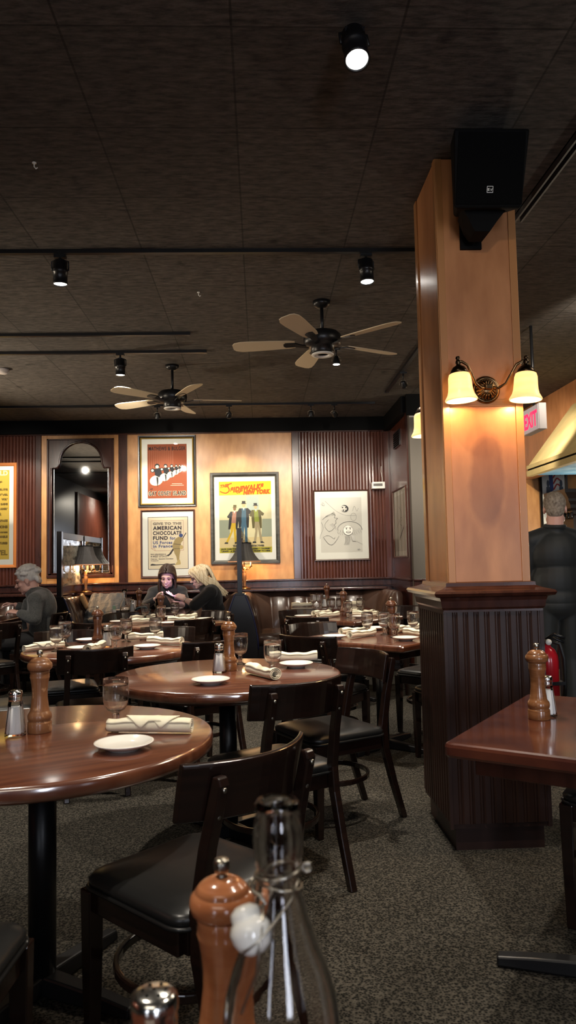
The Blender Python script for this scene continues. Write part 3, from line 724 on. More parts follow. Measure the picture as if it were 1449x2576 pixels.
# second square table
place('md', .80, 7.17, 'pepper mill on the second square table before the booth')
place('g', .70, 7.40, 'goblet left of the mill on second square table before the booth')
place('g', .800, 6.83, 'nearest goblet on the second square table before the booth')
place('g', .98, 7.28, 'goblet right of the mill on second square table before the booth')
place('g', .79, 7.37, 'goblet directly behind the mill on second square table before the booth')
nap(.50, 7.22, .70, 7.42, 'farther left napkin on the second square table before the booth')
nap(.53, 6.93, .74, 7.10, 'nearer left napkin on the second square table before the booth')
nap(.89, 7.13, 1.10, 6.98, 'nearer right napkin on the second square table before the booth')
nap(.93, 7.38, 1.09, 7.20, 'farther right napkin on the second square table before the booth')
place('p', .40, 7.08, 'plate at left corner of second square table before the booth')
place('p', .92, 6.85, 'plate under the right napkins of second square table before the booth')
# booth table
place('md', .80, 8.96, 'pepper mill at the back of the booth table')
place('s', .735, 8.62, 'salt shaker on the booth table')
place('g', .612, 8.64, 'left one of paired goblets on the booth table')
place('g', .68, 8.58, 'right one of paired goblets on the booth table, by the salt')
place('g', .95, 8.92, 'goblet right of the mill on the booth table')
nap(.36, 8.78, .62, 8.82, 'napkin at the left end of the booth table')
nap(1.0, 8.96, 1.2, 8.84, 'napkin at the right end of the booth table')
# table below the two women
place('md', -.97, 7.20, 'dark pepper mill on the table below the two women')
place('g', -1.12, 7.20, 'left goblet on the table below the two women')
place('g', -.905, 6.74, 'middle goblet on the table below the two women')
place('g', -.84, 7.25, 'right goblet on the table below the two women')
nap(-1.24, 7.12, -1.05, 7.30, 'farther left napkin on the table below the two women')
nap(-1.19, 6.70, -.97, 6.90, 'nearer left napkin on the table below the two women')
nap(-.84, 6.85, -.62, 6.80, 'nearer right napkin on the table below the two women')
nap(-.78, 7.12, -.66, 7.30, 'farther right napkin on the table below the two women')
place('p', -1.32, 6.92, 'plate at the left corner of the table below the two women')
place('p', -.829, 6.62, 'plate at the near corner of the table below the two women')
place('p', -.53, 7.02, 'plate at the right corner of the table below the two women')
place('p', -.94, 7.40, 'plate at the far corner of the table below the two women')
# the women's table
place('md', -1.43, 8.74, 'pepper mill on the women\'s table')
place('s', -1.47, 8.50, 'salt shaker on the women\'s table beside the carafe')
place('g', -1.55, 8.70, 'goblet behind the carafe on the women\'s table')
place('p', -1.60, 8.55, 'plate under the carafe on the women\'s table', sc=1.3)
place('p', -1.02, 8.62, 'plate in front of the dark-haired woman', sc=1.4)
# left tables
place('p', -2.82, 7.80, 'dinner plate with food before the man in grey cardigan', sc=1.65)
nap(-2.62, 6.60, -2.42, 6.78, 'napkin on the small table at far left edge')
place('p', -2.42, 6.62, 'plate on the small table at far left edge')
# right foreground table, viewer's table
place('m', .908, 2.43, 'brown pepper mill on the red-brown square table by the pillar base', .5, sc=.93, group=True)
place('s', .953, 2.472, 'salt shaker half hidden behind the mill on the red-brown table', sc=.93)
place('mo', -.046, .792, 'large orange-brown pepper mill behind the glass bottle in front', sc=.845)
place('s', -.104, .705, 'salt shaker with shiny lid at bottom edge in front')

# carafe, drink, phone things on the women's table
t = thing('water_carafe', 'clear glass water carafe on the women\'s table', 'carafe', (-1.53, 8.36, TZ))
prof = [(0, 0), (.050, 0), (.052, .004), (.052, .06), (.048, .09), (.036, .125), (.022, .165), (.021, .185), (.027, .225), (.032, .265)]
MB().lathe([(max(r, 1e-7), z) for r, z in prof+[(.030, .265), (.025, .225), (.019, .185), (.020, .165), (.033, .125), (.045, .09), (.049, .06), (.049, .006), (0, .005)]], 28).build('carafe_glass', glass, t)
MB().lathe([(0, .0065), (.0480, .0065), (.0480, .06), (.0465, .072), (0, .072)], 24).build('carafe_water', water, t)
t = thing('cola_glass', 'glass of dark cola with straw before the dark-haired woman', 'drink', (-1.16, 8.45, TZ))
MB().lathe([(1e-7, 0), (.030, 0), (.032, .004), (.040, .150), (.0385, .150), (.0305, .008), (1e-7, .007)], 24).build('tumbler', thin_glass, t)
MB().lathe([(0, .0085), (.0295, .0085), (.0360, .108), (0, .108)], 20).build('cola', cola, t)
MB().tube([(-.01, 0, .012), (.018, .01, .20)], .003, 8).build('straw', red_paint, t)
m = MB(); rnd = random.Random(3)
rings = [[(.11*(i/6-.5)*1.6+rnd.uniform(-.008, .008), .05*(j/6-.5)+rnd.uniform(-.01, .01), .012+.05*math.sin(PI*i/6)*rnd.uniform(.5, 1)+.012*math.sin(2.2*j)) for j in range(7)] for i in range(7)]
m.loft(rings, 0, True, False, False)
o = m.build('crumpled_paper_napkin', teal_m); o.location = (-1.36, 8.55, TZ+.004); tag(o, 'crumpled pale teal paper napkin on the women\'s table', 'napkin')
sd = o.modifiers.new('thickness', 'SOLIDIFY'); sd.thickness = .002
t = thing('creamer_cup', 'small green and white paper packets left of the carafe', 'packet holder', (-1.64, 8.33, TZ))
MB().lathe([(0, 0), (.022, 0), (.026, .045), (.024, .045), (.021, .003), (0, .003)], 16).build('cup', cream_ceramic, t)
MB().b2(-.016, .016, -.004, .004, .004, .085).build('green_packet', green_m, t)
m = MB(); m.box((-.006, .008, .05), (.03, .004, .09)); m.build('white_packet', white_mat, t)
# food on the man's plate and his fork
m = MB()
for k in range(9):
    a = k*2.4; r = .012+.009*k; m.ell((r*math.cos(a)*.8, r*math.sin(a)*.8, .012), (.022, .016, .012+.006*(k % 3)), 0, 10, 6)
o = m.build('plated_food', food_m); o.location = (-2.82, 7.80, TZ+.0135); tag(o, 'browned food on the dinner plate of the man in cardigan', 'food')
m = MB()
m.add([(-.20, -.14, 0), (.20, -.14, 0), (.20, .14, 0), (-.20, .14, 0), (-.20, -.14, .003), (.20, -.14, .003), (.20, .14, .003), (-.20, .14, .003)], [(3, 2, 1, 0), (4, 5, 6, 7), (0, 1, 5, 4), (1, 2, 6, 5), (2, 3, 7, 6), (3, 0, 4, 7)])
o = m.build('paper_sheet', white_mat); o.location = (-3.13, 7.80, TZ+.001); o.rotation_euler = (0, 0, .3); tag(o, 'white paper sheet on the table left of the dinner plate', 'paper')

# ------------------------------------------------------------------ big swing-top bottle in front
t = thing('swing_top_bottle', 'large clear glass swing-top bottle standing in front, nearest the viewer', 'bottle', (.010, .60, TZ)); t.scale = (1, 1, .985)
prof = [(0, 0), (.042, 0), (.046, .004), (.047, .010), (.047, .150), (.0465, .168), (.0435, .195), (.0378, .215), (.0290, .237), (.0230, .257), (.0186, .274), (.0170, .286), (.0166, .292), (.0178, .296), (.0192, .303), (.0198, .313), (.0196, .322), (.0184, .332), (.0170, .337), (.0176, .340), (.0176, .344), (.0160, .3465)]
inn = [(.0125, .3455), (.0122, .337), (.0146, .322), (.0150, .313), (.0145, .303), (.0128, .292), (.0140, .280), (.0160, .270), (.0200, .254), (.0262, .234), (.0350, .212), (.0405, .192), (.0436, .166), (.0440, .150), (.0440, .012), (.038, .006), (0, .005)]
MB().lathe([(max(r, 1e-7), z) for r, z in prof+inn], 48).build('bottle_glass', glass, t)
m = MB()
ring = [(.0182*math.cos(2*PI*i/24), .0182*math.sin(2*PI*i/24), .2915+.003*math.cos(2*PI*i/24)) for i in range(25)]
m.tube(ring, .0014, 8, 0, True, False)
ring = [(.0178*math.cos(2*PI*i/24), .0178*math.sin(2*PI*i/24), .283-.004*math.cos(2*PI*i/24)) for i in range(25)]
m.tube(ring, .0012, 8, 0, True, False)
m.tube([(.018, 0, .296)]+[(.0225+.0035*math.cos(a), -.004, .2945+.0035*math.sin(a)) for a in [2*PI*i/10 for i in range(11)]]+[(.018, -.004, .291)], .0014, 8)
m.tube([(-.017, -.004, .290), (-.0215, -.008, .287), (-.0205, -.012, .281), (-.015, -.014, .279), (-.011, -.018, .274), (-.016, -.017, .270)], .0015, 8)
m.tube([(.015, -.012, .289), (.009, -.020, .277), (-.004, -.028, .264), (-.016, -.038, .256), (-.032, -.039, .245)], .0010, 8)
m.tube([(-.012, -.018, .275), (-.014, -.034, .262), (-.016, -.040, .25), (-.018, -.036, .232), (-.025, -.034, .215), (-.030, -.030, .20)], .0010, 8)
m.build('wire_bail', dull_steel, t)
m = MB().lathe([(0, 0), (.006, 0), (.0115, .004), (.0150, .011), (.0158, .018), (.0135, .0225), (.0115, .024), (.0118, .027), (.0110, .031), (.006, .0345), (0, .035)], 28, mat=Matrix.Translation((-.023, -.022, .258)) @ Matrix.Rotation(-.35, 4, 'Y') @ Matrix.Rotation(-.4, 4, 'X') @ Matrix.Translation((0, 0, -.018)))
m.build('porcelain_stopper', cream_ceramic, t)
red_label = mat('red_label_print', (.45, .07, .05), .5); clear_label = mat('pale_label_print', (.46, .42, .36), .6)
m = MB(); n = 36   # round printed label on the shoulder, following the glass
def on_bottle(a, z):
    P = [(r, zz) for r, zz in prof if zz > .009]
    for (r0, z0), (r1, z1) in zip(P, P[1:]):
        if z0 <= z <= z1 and z1 > z0:
            r = r0+(r1-r0)*(z-z0)/(z1-z0); break
    return ((r+.0005)*math.sin(a), -(r+.0005)*math.cos(a), z)
for rr0, rr1, mi in ((.030, .034, 0), (.020, .030, 1), (.012, .020, 0), (.0, .012, 1)):
    vs = []; fs = []
    for i in range(n):
        q = 2*PI*i/n
        for rr in (rr0, rr1): vs.append(on_bottle(.05+rr*math.cos(q)/.043, .136+rr*math.sin(q)))
    for i in range(n): fs.append((2*i, 2*i+1, 2*((i+1) % n)+1, 2*((i+1) % n)))
    m.add(vs, fs, mi, True)
m.build('printed_label', [red_label, clear_label], t)

# ------------------------------------------------------------------ booths and dividers
def smooth_path(pts, r, n=10):
    out = [Vector(pts[0])]
    for a, b, c in zip(pts, pts[1:], pts[2:]):
        a, b, c = Vector(a), Vector(b), Vector(c); d0 = (a-b).normalized(); d1 = (c-b).normalized()
        p0 = b+d0*r; p1 = b+d1*r
        for i in range(n+1):
            u = i/n; out.append((1-u)**2*p0+2*u*(1-u)*b+u*u*p1)
    out.append(Vector(pts[-1])); res = [out[0]]
    for p in out[1:]:
        k = max(1, int((p-res[-1]).length/.02)); a = res[-1].copy()
        for i in range(1, k+1): res.append(a.lerp(p, i/k))
    return res
def booth(pts, r, label, ch=.155):
    t = thing('booth_bench', label, 'booth', (pts[0][0], pts[0][1], 0), 0, 'leather booth benches')
    base = Vector((pts[0][0], pts[0][1])); P = [p-base for p in smooth_path(pts, r)]
    s = 0; S = [0]
    for a, b in zip(P, P[1:]): s += (b-a).length; S.append(s)
    N = []
    for i in range(len(P)):
        d = P[min(i+1, len(P)-1)]-P[max(i-1, 0)]; d.normalize(); N.append(Vector((d.y, -d.x)))     # towards the sitter (right of travel)
    rings = []
    for p, nrm, q in zip(P, N, S):
        bul = .034*abs(math.sin(PI*q/ch))**.55
        ring = []
        for off, z, k in ((.02, .40, .2), (.012, .46, .8), (-.01, .60, 1), (-.045, .75, 1), (-.085, .85, 1), (-.115, .895, .9), (-.145, .915, .6), (-.175, .912, .3), (-.19, .89, 0), (-.19, .30, 0), (.0, .30, 0)):
            o = off+bul*k+.08; ring.append((p.x+nrm.x*o, p.y+nrm.y*o, z+(bul*.6 if .89 < z else 0)))
        rings.append(ring)
    MB().loft(rings, 0, True).build('backrest', leather, t)
    rings = []
    for p, nrm in zip(P, N):
        rings.append([(p.x+nrm.x*o, p.y+nrm.y*o, z) for o, z in ((.0, .33), (.50, .33), (.545, .36), (.555, .40), (.54, .44), (.48, .465), (.3, .48), (.1, .475), (.0, .46))])
    MB().loft(rings, 0, True).build('seat', leather, t)
    rings = [[(p.x+nrm.x*o, p.y+nrm.y*o, z) for o, z in ((-.1, 0), (.47, 0), (.47, .335), (-.1, .335))] for p, nrm in zip(P, N)]
    MB().loft(rings, 0, False).build('bench_base', black_gloss, t)
    return t
booth([(-.13, 8.58), (-.13, 9.42), (1.55, 9.42), (1.55, 8.62)], .38, 'brown tufted leather corner booth right of the black divider post', .235)
booth([(-2.19, 8.58), (-2.19, 9.42), (-.36, 9.42), (-.36, 8.58)], .25, 'brown leather booth where the two women sit', .20)
booth([(-4.1, 9.42), (-2.42, 9.42), (-2.42, 8.58)], .25, 'brown leather booth behind the man in grey cardigan', .20)
def divider(x, label):
    t = thing('booth_divider', label, 'divider', (x, 8.55, 0), 0, 'booth dividers')
    MB().b2(-.028, .028, -.02, .05, .90, 1.70).build('post', black_gloss, t, bev=.003)
    MB().b2(-.02, .02, .99, 1.05, .97, 1.68).build('post', dark_wood, t, bev=.003)
    MB().b2(-.022, .022, .05, 1.05, 1.615, 1.69).build('top_rail', mat('weathered_rail', (.11, .095, .07), .45), t, bev=.003)
    MB().b2(-.022, .022, .05, .99, .965, 1.07).build('bottom_rail', dark_wood, t, bev=.003)
    MB().b2(-.004, .004, .05, .99, 1.07, 1.615).build('glass_pane', etched_m, t)
    prof = [(.055, .93), (.07, .90), (.10, .82), (.14, .70), (.175, .55), (.195, .42), (.20, .30), (.20, 0)]
    MB().prism([(-a, b) for a, b in prof]+[(a, b) for a, b in prof[::-1]], -.035, .02).build('end_panel', black_gloss, t, bev=.004)
    MB().b2(-.055, .055, -.04, .06, .925, .95).build('cap', black_gloss, t, bev=.004)
    m = MB()
    for s in (-1, 1): m.tube([(s*(a+.003), -.033, b) for a, b in prof[:-1]], .010, 8)
    m.build('welt', navy, t)
    return t
divider(-.243, 'black post and glass divider with flared base between the two right booths')
divider(-2.303, 'glass divider with black post beside the mirror and the eating man')
# jacket thrown over the bench
def remesh(m, voxel, smooth=4):
    me = bpy.data.meshes.new('r'); me.from_pydata(m.v, [], m.f); o = bpy.data.objects.new('r', me); COL.objects.link(o)
    r = o.modifiers.new('r', 'REMESH'); r.mode = 'VOXEL'; r.voxel_size = voxel; r.use_smooth_shade = True
    if smooth: sm = o.modifiers.new('s', 'SMOOTH'); sm.iterations = smooth; sm.factor = .5
    bpy.context.view_layer.update()
    out = bpy.data.meshes.new_from_object(o.evaluated_get(bpy.context.evaluated_depsgraph_get()))
    bpy.data.objects.remove(o); bpy.data.meshes.remove(me)
    out.polygons.foreach_set('use_smooth', [True]*len(out.polygons))
    return out
m = MB(); rnd = random.Random(11)
for k in range(26):
    u = k/25; x = -2.08+.36*u
    m.cap((x, 9.30-.02*math.sin(k), .90+.02*math.sin(k*1.3)), (x+rnd.uniform(-.05, .05), 8.98, .66+.05*math.sin(k*.9)), .045, .055+.015*math.sin(k*2.1), 0, 10)
for k in range(7): m.ell((-2.10+.075*k+rnd.uniform(-.02, .02), 8.90+rnd.uniform(-.03, .03), .60+rnd.uniform(-.02, .06)), (.10, .08, .055), 0, 12, 8)
me = remesh(m, .014, 3); me.materials.append(jacket_m)
tag(link('folded_jacket', me), 'charcoal jacket thrown over the booth bench left of the women', 'jacket')
m = MB()
for k in range(7): m.cap((-2.20+.012*k, 9.20-.06*k, .93+.01*math.sin(k)), (-2.12+.01*k, 9.16-.06*k, .80), .03, .018, 0, 10)
me = remesh(m, .012, 3); me.materials.append(gold_fabric)
tag(link('draped_scarf', me), 'tan scarf over the booth back beside the left divider', 'scarf')
# ------------------------------------------------------------------ ceiling tracks and spotlights
def track(name, x0, y0, x1, y1, lb):
    L = math.hypot(x1-x0, y1-y0); t = thing(name, lb, 'light track', ((x0+x1)/2, (y0+y1)/2, CZ-.012), math.atan2(y1-y0, x1-x0), 'black ceiling light tracks')
    MB().box((0, 0, 0), (L, .034, .024)).build('track_rail', black_metal, t)
    m = MB(); m.box((L/2-.01, 0, 0), (.03, .04, .028)).box((-L/2+.01, 0, 0), (.03, .04, .028)); m.build('end_caps', black_metal, t)
    return t
track('light_track', -4.1, 4.35, 1.45, 4.35, 'black light track across ceiling carrying the two hanging spotlights above the middle tables')
track('light_track', -4.1, 6.46, -.45, 6.46, 'black light track on the left half of the ceiling before the fans')
track('light_track', -4.1, 8.67, 1.40, 8.67, 'black light track nearest the back wall with picture lights')
track('light_track', 1.45, 5.8, 1.45, 8.1, 'black light track running back along the right, left of the pillar')
track('light_track', -4.1, 5.95, -.55, 5.95, 'short empty black track on the left ceiling before the spotlight')
t = thing('ceiling_rail', 'grey slotted metal rail on the ceiling behind the loudspeaker', 'rail', (1.465, 3.1, CZ-.02))
MB().b2(-.022, -.012, -1.1, .82, -.02, .02).b2(.012, .022, -1.1, .82, -.02, .02).b2(-.022, .022, -1.1, .82, .012, .02).build('channel', mat('dark_zinc', (.035, .035, .038), .5, metal=.2), t)
def spotlight(x, y, z, tilt, az, lb, lit=True, gimbal=False):
    t = thing('track_spotlight', lb, 'spotlight', (x, y, z), 0, 'black ceiling spotlights')
    R = Matrix.Rotation(az, 4, 'Z') @ Matrix.Rotation(tilt, 4, 'X')
    MB().tube([(0, 0, .035), (0, 0, CZ-z-.024)], .008, 8).box((0, 0, CZ-z-.032), (.07, .035, .018)).build('stem', black_metal, t)
    if gimbal:
        MB().lathe([(0, .035), (.018, .034), (.024, .01), (.030, -.01), (.034, -.028), (.034, -.04), (.031, -.04), (.030, -.03), (0, -.026)], 24, mat=R).build('housing', black_metal, t)
        MB().lathe([(0, -.0365), (.030, -.0365)], 24, mat=R).build('lens', spot_lens if lit else spot_lens_dim, t)
        MB().tube([(-.040, 0, .02), (-.040, 0, -.01)], .003, 6, mat=R).tube([(.040, 0, .02), (.040, 0, -.01)], .003, 6, mat=R).tube([(-.04, 0, .02), (-.02, 0, .035), (.02, 0, .035), (.04, 0, .02)], .003, 6, mat=R).build('yoke', dull_steel, t)
    else:
        MB().lathe([(0, .055), (.036, .055), (.042, .050), (.042, .005), (.046, .003), (.046, -.02), (.042, -.022), (.042, -.075), (.046, -.08), (.046, -.088), (.040, -.088), (.038, -.07), (0, -.066)], 28, mat=R).build('housing', black_metal, t)
        MB().lathe([(0, -.082), (.038, -.082)], 24, mat=R).build('lens', spot_lens if lit else spot_lens_dim, t)
        MB().tube([(-.050, 0, -.005), (-.05, 0, .05), (0, 0, .07), (.05, 0, .05), (.05, 0, -.005)], .005, 6, mat=R).build('yoke', black_metal, t)
    return t
spotlight(.365, 2.47, 3.115, -.35, .1, 'lit ceiling spotlight nearest the viewer, brightest of all')
spotlight(-1.175, 4.37, 3.075, .05, 0, 'black can spotlight hanging at left of the middle ceiling track')
spotlight(.680, 4.37, 3.075, -.08, .3, 'black can spotlight hanging at right of middle ceiling track, near pillar')
spotlight(-1.21, 6.46, 3.06, .05, 0, 'black can spotlight left of the farther ceiling fan')
spotlight(.70, 6.36, 3.06, -.05, 0, 'black can spotlight just behind the nearer ceiling fan', True, True)
spotlight(-1.19, 8.67, 3.06, .5, 0, 'lit gimbal spotlight on the back track above the two stacked posters', True, True)
spotlight(-.34, 8.67, 3.06, .9, .3, 'unlit-looking spotlight on back track above the large poster', False, True)
spotlight(.635, 8.67, 3.06, .4, 0, 'lit gimbal spotlight on back track above the dark panelling', True, True)
spotlight(.915, 8.67, 3.06, .9, -.5, 'tilted dark spotlight on back track above the line drawing', False, True)
spotlight(1.46, 7.2, 3.05, .7, -.5, 'tilted spotlight on the track left of the pillar', True, True)
t = thing('smoke_detector', 'small round detector on the ceiling at the left edge', 'detector', (-2.43, 7.02, CZ-.001))
MB().lathe([(0, -.045), (.035, -.045), (.055, -.03), (.060, -.012), (.060, 0), (0, 0)], 24).build('body', grey_plastic, t)
for x, y, lb in ((-1.03, 3.38, 'tiny white hook in the dark ceiling at upper left'), (-.40, 5.05, 'tiny white hook in the ceiling above the left fan')):
    m = MB().tube([(0, 0, 0), (0, 0, -.02), (.008, 0, -.03), (.016, 0, -.024)], .003, 6); m.lathe([(0, -.004), (.010, -.004), (.010, 0), (0, 0)], 12)
    o = m.build('ceiling_hook', white_plastic); o.location = (x, y, CZ); tag(o, lb, 'hook')

# ------------------------------------------------------------------ ceiling fans
def fan(x, y, z, a0, lb):
    t = thing('ceiling_fan', lb, 'ceiling fan', (x, y, z), 0, 'black ceiling fans')
    top = CZ-z
    MB().lathe([(0, top), (.065, top), (.060, top-.03), (.03, top-.05), (0, top-.05)], 28).build('canopy', black_metal, t)
    MB().lathe([(.013, .06), (.013, top-.04)], 14).build('down_rod', black_metal, t)
    MB().lathe([(0, .085), (.05, .085), (.115, .070), (.135, .05), (.14, .02), (.135, -.015), (.115, -.03), (.085, -.034), (.084, -.075), (.080, -.085), (0, -.085)], 40).build('motor_housing', black_metal, t)
    MB().lathe([(.045, -.0855), (.078, -.0855), (.083, -.092), (.078, -.098), (.048, -.098), (.045, -.092), (.045, -.0855)], 36).build('bottom_ring', white_plastic, t)
    for k in range(5):
        a = math.radians(a0+72*k); R = Matrix.Rotation(a, 4, 'Z')
        pitch = Matrix.Rotation(.20, 4, 'X'); rings = []
        for r, wd in ((.20, .045), (.24, .055), (.38, .064), (.52, .072), (.60, .071), (.645, .055), (.66, .03)):
            rings.append([(r, -wd, -.003), (r, wd, -.003), (r, wd, .003), (r, -wd, .003)])
        b = MB().loft(rings, 0, False, True, True, R @ Matrix.Translation((0, 0, -.005)) @ pitch).build('blade', fan_blade, t)
        m = MB(); m.loft([[(r, -wd, z0-.004), (r, wd, z0-.004), (r, wd, z0+.004), (r, -wd, z0+.004)] for r, wd, z0 in ((.10, .022, -.03), (.15, .016, -.022), (.20, .028, -.010), (.27, .03, -.010), (.285, .012, -.010))], 0, False, True, True, R @ pitch)
        bi = m.build('blade_iron', black_metal, b)
    return t
fan(.48, 5.25, 2.885, 28, 'nearer black ceiling fan with cream blades, left of the pillar')
fan(-.81, 6.95, 2.865, 8, 'farther black ceiling fan above the wall posters')

# ------------------------------------------------------------------ wall sconces
def sconce(x, y, z, sgn, lb, rx=0):
    t = thing('wall_sconce', lb, 'wall lamp', (x, y, z), 0 if sgn < 0 else PI, 'two-shade wall sconces on the pillar')
    RX = Matrix.Rotation(PI/2, 4, 'X')
    m = MB().lathe([(0, 0), (.064, 0), (.066, .006), (.060, .014), (.052, .016), (.050, .011), (.046, .012), (.03, .028), (.015, .034), (0, .036)], 40, mat=RX)
    for k in range(18):
        a = 2*PI*k/18; m.tube([(.022*math.cos(a), -.033, .022*math.sin(a)), (.034*math.cos(a), -.027, .034*math.sin(a)), (.046*math.cos(a), -.014, .046*math.sin(a))], [.002, .0045, .006], 6)
    m.build('backplate', brass, t)
    MB().box((0, -.045, .004), (.036, .035, .026)).build('hub', brass, t, bev=.005)
    for s in (-1, 1):
        sx = s*.150
        ar = MB().tube([(s*.014, -.055, .0), (s*.04, -.065, -.006), (s*.07, -.080, .012), (s*.092, -.095, .055), (s*.112, -.105, .092), (s*.138, -.110, .106), (sx, -.110, .108)], .0062, 10).build('arm', brass, t)
        M2 = Matrix.Translation((sx, -.110, 0)) @ Matrix.Rotation(s*.05, 4, 'Y')
        MB().lathe([(0, .132), (.008, .130), (.011, .122), (.007, .115), (.011, .110), (.013, .100), (.009, .094), (.013, .088), (.027, .080), (.036, .066), (.042, .052), (.040, .050), (0, .050)], 28, mat=M2).build('holder', mat('bronze', (.05, .032, .018), .3, metal=1) if 'bronze' not in MATS else MATS['bronze'], t)
        pr = [(.034, .056), (.046, .048), (.051, .032), (.0525, .0), (.055, -.025), (.060, -.045), (.070, -.062), (.073, -.068), (.071, -.073)]
        MB().lathe(pr+[(r-.004, z) for r, z in pr[::-1]], 40, mat=M2, closed=True).build('shade', alabaster, t)
        sc = M2 @ Vector((0, 0, -.005))
        b = MB().lathe([(0, -.030), (.012, -.026), (.017, -.012), (.014, .006), (.008, .02), (.008, .05), (0, .05)], 16, mat=M2).build('bulb', mat('bulb_glow', (1, .9, .7), .4, emit=(1, .85, .55), es=16) if 'bulb_glow' not in MATS else MATS['bulb_glow'], t)
        c = Matrix.Translation((x, y, z)) @ Matrix.Rotation(0 if sgn < 0 else PI, 4, 'Z') @ sc
        point('sconce_lamp', c+Vector((0, 0, -.05)), 4.2, (1, .60, .26), .015)
    return t
sconce(1.064, PY0-.002, 2.073, -1, 'brass wall sconce with two glowing bell shades on the front of the pillar')
sconce(1.048, PY1+.002, 2.03, 1, 'glowing sconce shade peeking from behind the left edge of the pillar')

# ------------------------------------------------------------------ loudspeaker on the pillar
t = thing('loudspeaker', 'black loudspeaker with small white badge mounted high on the pillar', 'speaker', (1.018, 3.12, 3.035))
R = Matrix.Rotation(.30, 4, 'X')
m = MB()
fr = [(-.165, -.125), (.165, -.125), (.165, .125), (-.165, .125)]
m.loft([[(-.150, -.12, -.20), (.150, -.12, -.20), (.09, .12, -.20), (-.09, .12, -.20)], [(-.165, -.12, .12), (.165, -.12, .12), (.12, .12, .12), (-.12, .12, .12)]], 0, False, True, True, R)
cab = m.build('cabinet', black, t, bev=.012)
MB().box((0, -.1225, -.04), (.29, .006, .29), 0, 0, R).build('grille', mat('black_grille', (.0015, .0015, .0015), .8, spec=.08), t, bev=.002)
m = MB().box((0, -.1265, -.125), (.028, .003, .028), 0, 0, R); m.build('badge_plate', black, cab)
badge = MB(); y = -.1285
for a, b in (((-.0135, -.1385), (.0135, -.1365)), ((-.0135, -.1135), (.0135, -.1115)), ((-.0135, -.1385), (-.0115, -.1115)), ((.0115, -.1385), (.0135, -.1115))):
    badge.add([(a[0], y, a[1]), (b[0], y, a[1]), (b[0], y, b[1]), (a[0], y, b[1])], [(0, 1, 2, 3)], 0, False, R)
tv = MB(); put_text(tv, 'E', -.0058, -.130, y, .014, 0, .0075, .0004); put_text(tv, 'V', .0048, -.1315, y, .014, 0, .009, .0004, shear=.15)
badge.add(tv.v, tv.f, 0, False, R); badge.build('badge', white_plastic, cab)
m = MB().loft([[(-.035, .04, -.285), (.035, .04, -.285), (.03, .15, -.285), (-.03, .15, -.285)], [(-.06, .02, -.25), (.06, .02, -.25), (.05, .16, -.25), (-.05, .16, -.25)], [(-.11, -.02, -.19), (.11, -.02, -.19), (.08, .14, -.19), (-.08, .14, -.19)]])
m.tube([(0, .10, -.25), (0, .23, -.25)], .022, 10); m.b2(-.05, .05, .215, .229, -.29, -.14); m.build('wall_bracket', black, t)

# ------------------------------------------------------------------ table lamps on the shelf
def lamp(x, y, z, lb, watt):
    t = thing('table_lamp', lb, 'lamp', (x, y, z), 0, 'black-shaded candle lamps on the shelf')
    MB().lathe([(0, 0), (.075, 0), (.078, .008), (.070, .016), (.045, .022), (.030, .032), (0, .034)], 28).build('base', cream_ceramic if watt < 0 else brass, t)
    MB().lathe([(.016, .030), (.020, .045), (.014, .06), (.020, .10), (.026, .16), (.024, .20), (.016, .22), (.022, .235), (.012, .25), (.010, .28), (0, .285)], 24).build('stem', wood_stem, t)
    for k in range(3):
        a = 2*PI*k/3+.2; c, s = math.cos(a), math.sin(a)
        m = MB().tube([(.01*c, .01*s, .265), (.03*c, .03*s, .250), (.055*c, .055*s, .255), (.085*c, .085*s, .285)], .006, 8)
        m.lathe([(0, .283), (.020, .288), (.024, .294), (.010, .292), (0, .292)], 16, mat=Matrix.Translation((.085*c, .085*s, 0)))
        ar = m.build('candle_arm', brass, t)
        MB().lathe([(.010, .292), (.010, .345), (0, .345)], 12, mat=Matrix.Translation((.085*c, .085*s, 0))).build('candle_sleeve', candle_m, ar)
    MB().lathe([(.006, .28), (.006, .60), (0, .60)], 10).build('shade_rod', brass, t)
    N = 48; rings = []
    for zs, r in ((.350, .200), (.356, .198), (.38, .175), (.42, .143), (.47, .115), (.52, .098), (.56, .090), (.585, .088)):
        rings.append([(r*(1-.012*(j % 2)+.03*(abs((j % 6)-3)/3))*math.cos(2*PI*j/N), r*(1-.012*(j % 2)+.03*(abs((j % 6)-3)/3))*math.sin(2*PI*j/N), zs) for j in range(N)])
    o = MB().loft(rings, 0, False, True, False).build('shade', lamp_shade_m, t)
    sd = o.modifiers.new('thickness', 'SOLIDIFY'); sd.thickness = .003
    m = MB(); m.tube([(.204*math.cos(2*PI*j/48), .204*math.sin(2*PI*j/48), .349) for j in range(49)], .007, 8, 0, True, False); m.build('lower_trim', mat('copper_trim', (.55, .26, .14), .4) if 'copper_trim' not in MATS else MATS['copper_trim'], o)
    m = MB(); m.tube([(.091*math.cos(2*PI*j/32), .091*math.sin(2*PI*j/32), .587) for j in range(33)], .005, 8, 0, True, False); m.build('upper_trim', black, o)
    MB().lathe([(0, .60), (.008, .605), (.005, .615), (.008, .622), (0, .63)], 12).build('finial', brass, t)
    point('lamp_bulb', (x, y-.03, z+.365), abs(watt)*2.6, (1, .58, .26), .02)
lamp(-.205, 9.385, .962, 'black-shaded lamp standing before the large poster, behind the divider post', 4.5)
lamp(-2.20, 9.385, .962, 'black-shaded lamp standing before the arched mirror', 4)

